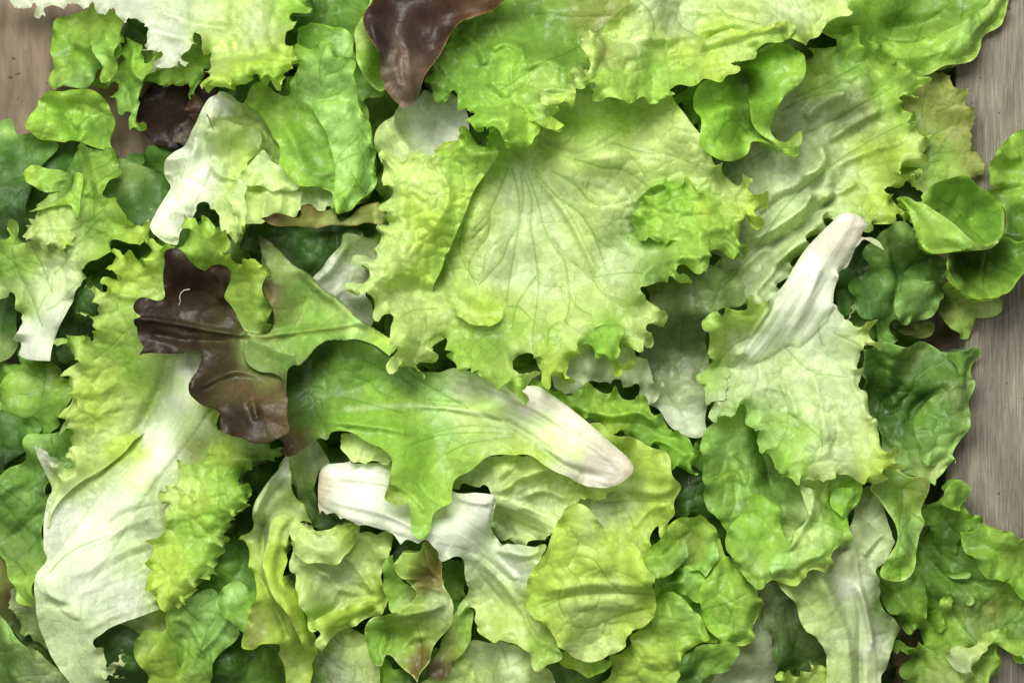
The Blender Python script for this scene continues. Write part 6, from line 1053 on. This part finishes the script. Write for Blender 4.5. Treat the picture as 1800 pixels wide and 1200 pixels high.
leaf('lettuce_leaf', 'large pale yellow green blistered leaf folded along the top right edge', A,
     '2: 1380,-80 3: 20,-80 0,50 2: 1400,90 1370,75 1340,100 1318,140 1250,155 1212,170 1205,225 1230,290 1250,330 1225,350 1200,325 1170,350 1165,420 1255,410 1260,460 1300,475 1370,465 1420,475 1500,460 1510,475 1560,465 1600,435 3: 95,478k 130,465 220,430 210,415 330,385 420,380 500,340 465,300 520,300 620,230 680,200 700,190 770,212k 830,190 880,150 900,120 960,85 1025,50k 1040,0 1060,-80', seed=55,
     cols='3: 60,60=V 200,50=U 100,150=P 300,80=V 450,60=P 600,100=P 800,60=V 900,80=P 700,20=V 250,220=Y 400,150=Y 500,220=P 600,200=L 800,180=Y 100,320=X 50,260=L 250,350=L 400,330=Y 150,430=L 700,170=L 990,20=P 2: 1270,200=P 1240,320=P 1400,130=Y 1350,250=O 1450,200=V 1350,400=L 1290,380=L', tooth=(2, 28),
     pucker=(6.5, 26), ruffle=(9, 52, 32), crumple=3, cellv=0.25, hts='3: 100,100=20 500,60=26 900,60=22 450,180=-8 100,300=-10 250,350=12 450,330=20 650,170=16 800,170=8 30,350=-10 2: 1250,200=34 1230,320=30 1350,220=0 1420,120=20', gap=6, lift=30, mat='glossy_leaf',
     ridges=[(8, -15, '3: 350,210 430,140 600,150 680,120'), (7, -12, '3: 200,250 400,220 500,180'), (9, 12, '3: 60,180 200,170 330,130 500,110'), (9, 11, '3: 130,330 280,240 450,230 620,170'), (10, 10, '3: 300,20 500,50 700,60'), (9, 12, '2: 1270,170 1300,230 1260,300')],
     veins=[(2.4, '3: 40,0 110,60 130,160'), (1.8, '3: 250,0 240,80 330,150'), (1.8, '3: 420,0 460,60 600,110')],
     flaps=[dict(name='curled_edge', outline='2: 1212,170a 1260,155 1300,190a 1330,250a 1318,300a 1290,350a 1250,375 1232,360 1250,320 1222,270 1205,225', seed=56, cols='2: 1240,200=P 1290,280=P 1260,340=P 1300,240=Y', pucker=(1.5, 20), ruffle=(3, 40, 10), hts='2: 1240,200=10 1300,270=22 1260,350=8', stiff=2),
            dict(name='curled_tip', outline='3: 690,120 720,112 752,130 745,160 720,195k 705,180a 690,165a 665,175a 670,150', seed=57, cols='3: 720,140=L 700,160=P', pucker=(1, 20), ruffle=(3, 30, 8), hts='3: 720,150=12', stiff=2),
            dict(name='folded_edge', outline='3: 335,225 380,180 440,145 520,160 600,150 680,120 740,110a 760,160a 700,180a 600,200a 500,230a 420,260a 350,260a', seed=167, cols='3: 400,190=P 520,180=Y 640,150=Y 450,230=Y', pucker=(3, 22), ruffle=(3, 40, 10), stiff=2, hts='3: 400,180=14 540,165=14 660,140=12', mat='glossy_leaf')])
leaf('oak_lettuce_leaf', 'dark reddish brown smooth leaf pointing down from the top edge with a grey wrinkled tip', A,
     '2: 268,-80 265,10 232,80 235,150 255,195 300,250 315,290 310,345 320,400 345,430 380,460 410,478 455,465 490,430 520,350 560,280 590,215 640,150 700,100 780,60 860,20 900,0 960,-80', seed=120,
     cols='2: 320,50=R 500,80=R 650,40=R 420,150=R 400,250=B 520,200=R 450,350=B 480,400=B 350,350=Z 390,300=Z 400,400=Z 385,220=Z 350,420=B 700,60=B 820,20=B 300,180=R', edge=('M', 3), ruffle=(5, 100, 24), pucker=(3, 30), pmask='2: 400,100=0.4 380,340=2.2 500,300=0.5 700,30=0.4',
     hts='2: 280,60=24 450,100=6 360,300=20 400,420=8 550,200=14 700,40=12 480,300=0', lift=20, gap=6, mat='red_leaf', ridges=[(8, 9, '2: 380,200 370,300 400,400'), (6, -6, '2: 420,180 440,300 450,420'), (8, 8, '2: 260,100 290,200 320,260')], mid='2: 420,470 450,300 560,120 700,-60', lat=70, cellv=0.3, crumple=2)
# fine roots of the withered scrap
def threads(name, paths, rad, mat, parent):
    bmv = []; F = []
    for pl, zs in paths:
        P, _ = catmull(parse(pl), closed=False, step=4); n = len(P); zz = np.interp(np.linspace(0, 1, n), np.linspace(0, 1, len(zs)), zs)
        for i in range(n):
            d = P[min(i + 1, n - 1)] - P[max(i - 1, 0)]; d /= np.linalg.norm(d) + 1e-9; r = rad * (1 - 0.6 * i / n)
            for k in range(5):
                a = k * 2 * math.pi / 5
                bmv.append(W3(P[i, 0] - d[1] * r * math.cos(a), P[i, 1] + d[0] * r * math.cos(a), zz[i] + r * math.sin(a)))
            if i:
                b = len(bmv) - 10
                for k in range(5): F.append((b + k, b + (k + 1) % 5, b + 5 + (k + 1) % 5, b + 5 + k))
    me = bpy.data.meshes.new(name); me.from_pydata([tuple(c) for c in bmv], [], F); me.materials.append(MATS[mat])
    me.polygons.foreach_set('use_smooth', [True] * len(F))
    o = bpy.data.objects.new(name, me); link(o)
    if parent:
        o.parent = parent; o.matrix_parent_inverse = parent.matrix_basis.inverted()
    return o
def dark(nt):
    p = nt.nodes['Principled BSDF']; n = nt.nodes.new('ShaderNodeTexNoise'); n.inputs['Scale'].default_value = 900
    c = nt.nodes.new('ShaderNodeValToRGB'); c.color_ramp.elements[0].color = (0.02, 0.014, 0.01, 1); c.color_ramp.elements[1].color = (0.09, 0.06, 0.05, 1)
    nt.links.new(n.outputs[0], c.inputs[0]); nt.links.new(c.outputs[0], p.inputs['Base Color']); p.inputs['Roughness'].default_value = 0.8
simple_mat('dry_root', dark)
root_top = [o for o in scene.objects if o.name == 'root_scrap'][0]
hz = lambda s: [float(grid_sample(HMAP, np.array([p[0]]), np.array([p[1]]))[0]) + 3 for p in parse(s)]
for s in ('1: 870,535 820,535 780,525 745,522', '1: 860,530 800,548 760,552 715,555', '1: 865,530 900,518 930,512 955,545 972,590'):
    threads('fine_root', [(s, [max(hz(s)) + 2] + hz(s)[1:])], 1.5, 'dry_root', root_top)


def pale(nt):
    p = nt.nodes['Principled BSDF']; n = nt.nodes.new('ShaderNodeTexNoise'); n.inputs['Scale'].default_value = 700
    c = nt.nodes.new('ShaderNodeValToRGB'); c.color_ramp.elements[0].color = (0.4, 0.38, 0.22, 1); c.color_ramp.elements[1].color = (0.7, 0.66, 0.45, 1)
    nt.links.new(n.outputs[0], c.inputs[0]); nt.links.new(c.outputs[0], p.inputs['Base Color']); p.inputs['Roughness'].default_value = 0.4
simple_mat('plant_fibre', pale)
s = '4: 885,368 860,372 843,385 836,405 840,418 832,438'
fib = threads('plant_fibre', [(s, [h + 1.0 for h in hz(s)])], 1.2, 'plant_fibre', None)
fib['label'] = 'short crooked whitish plant fibre stuck on the dark red leaf'; fib['category'] = 'fibre'
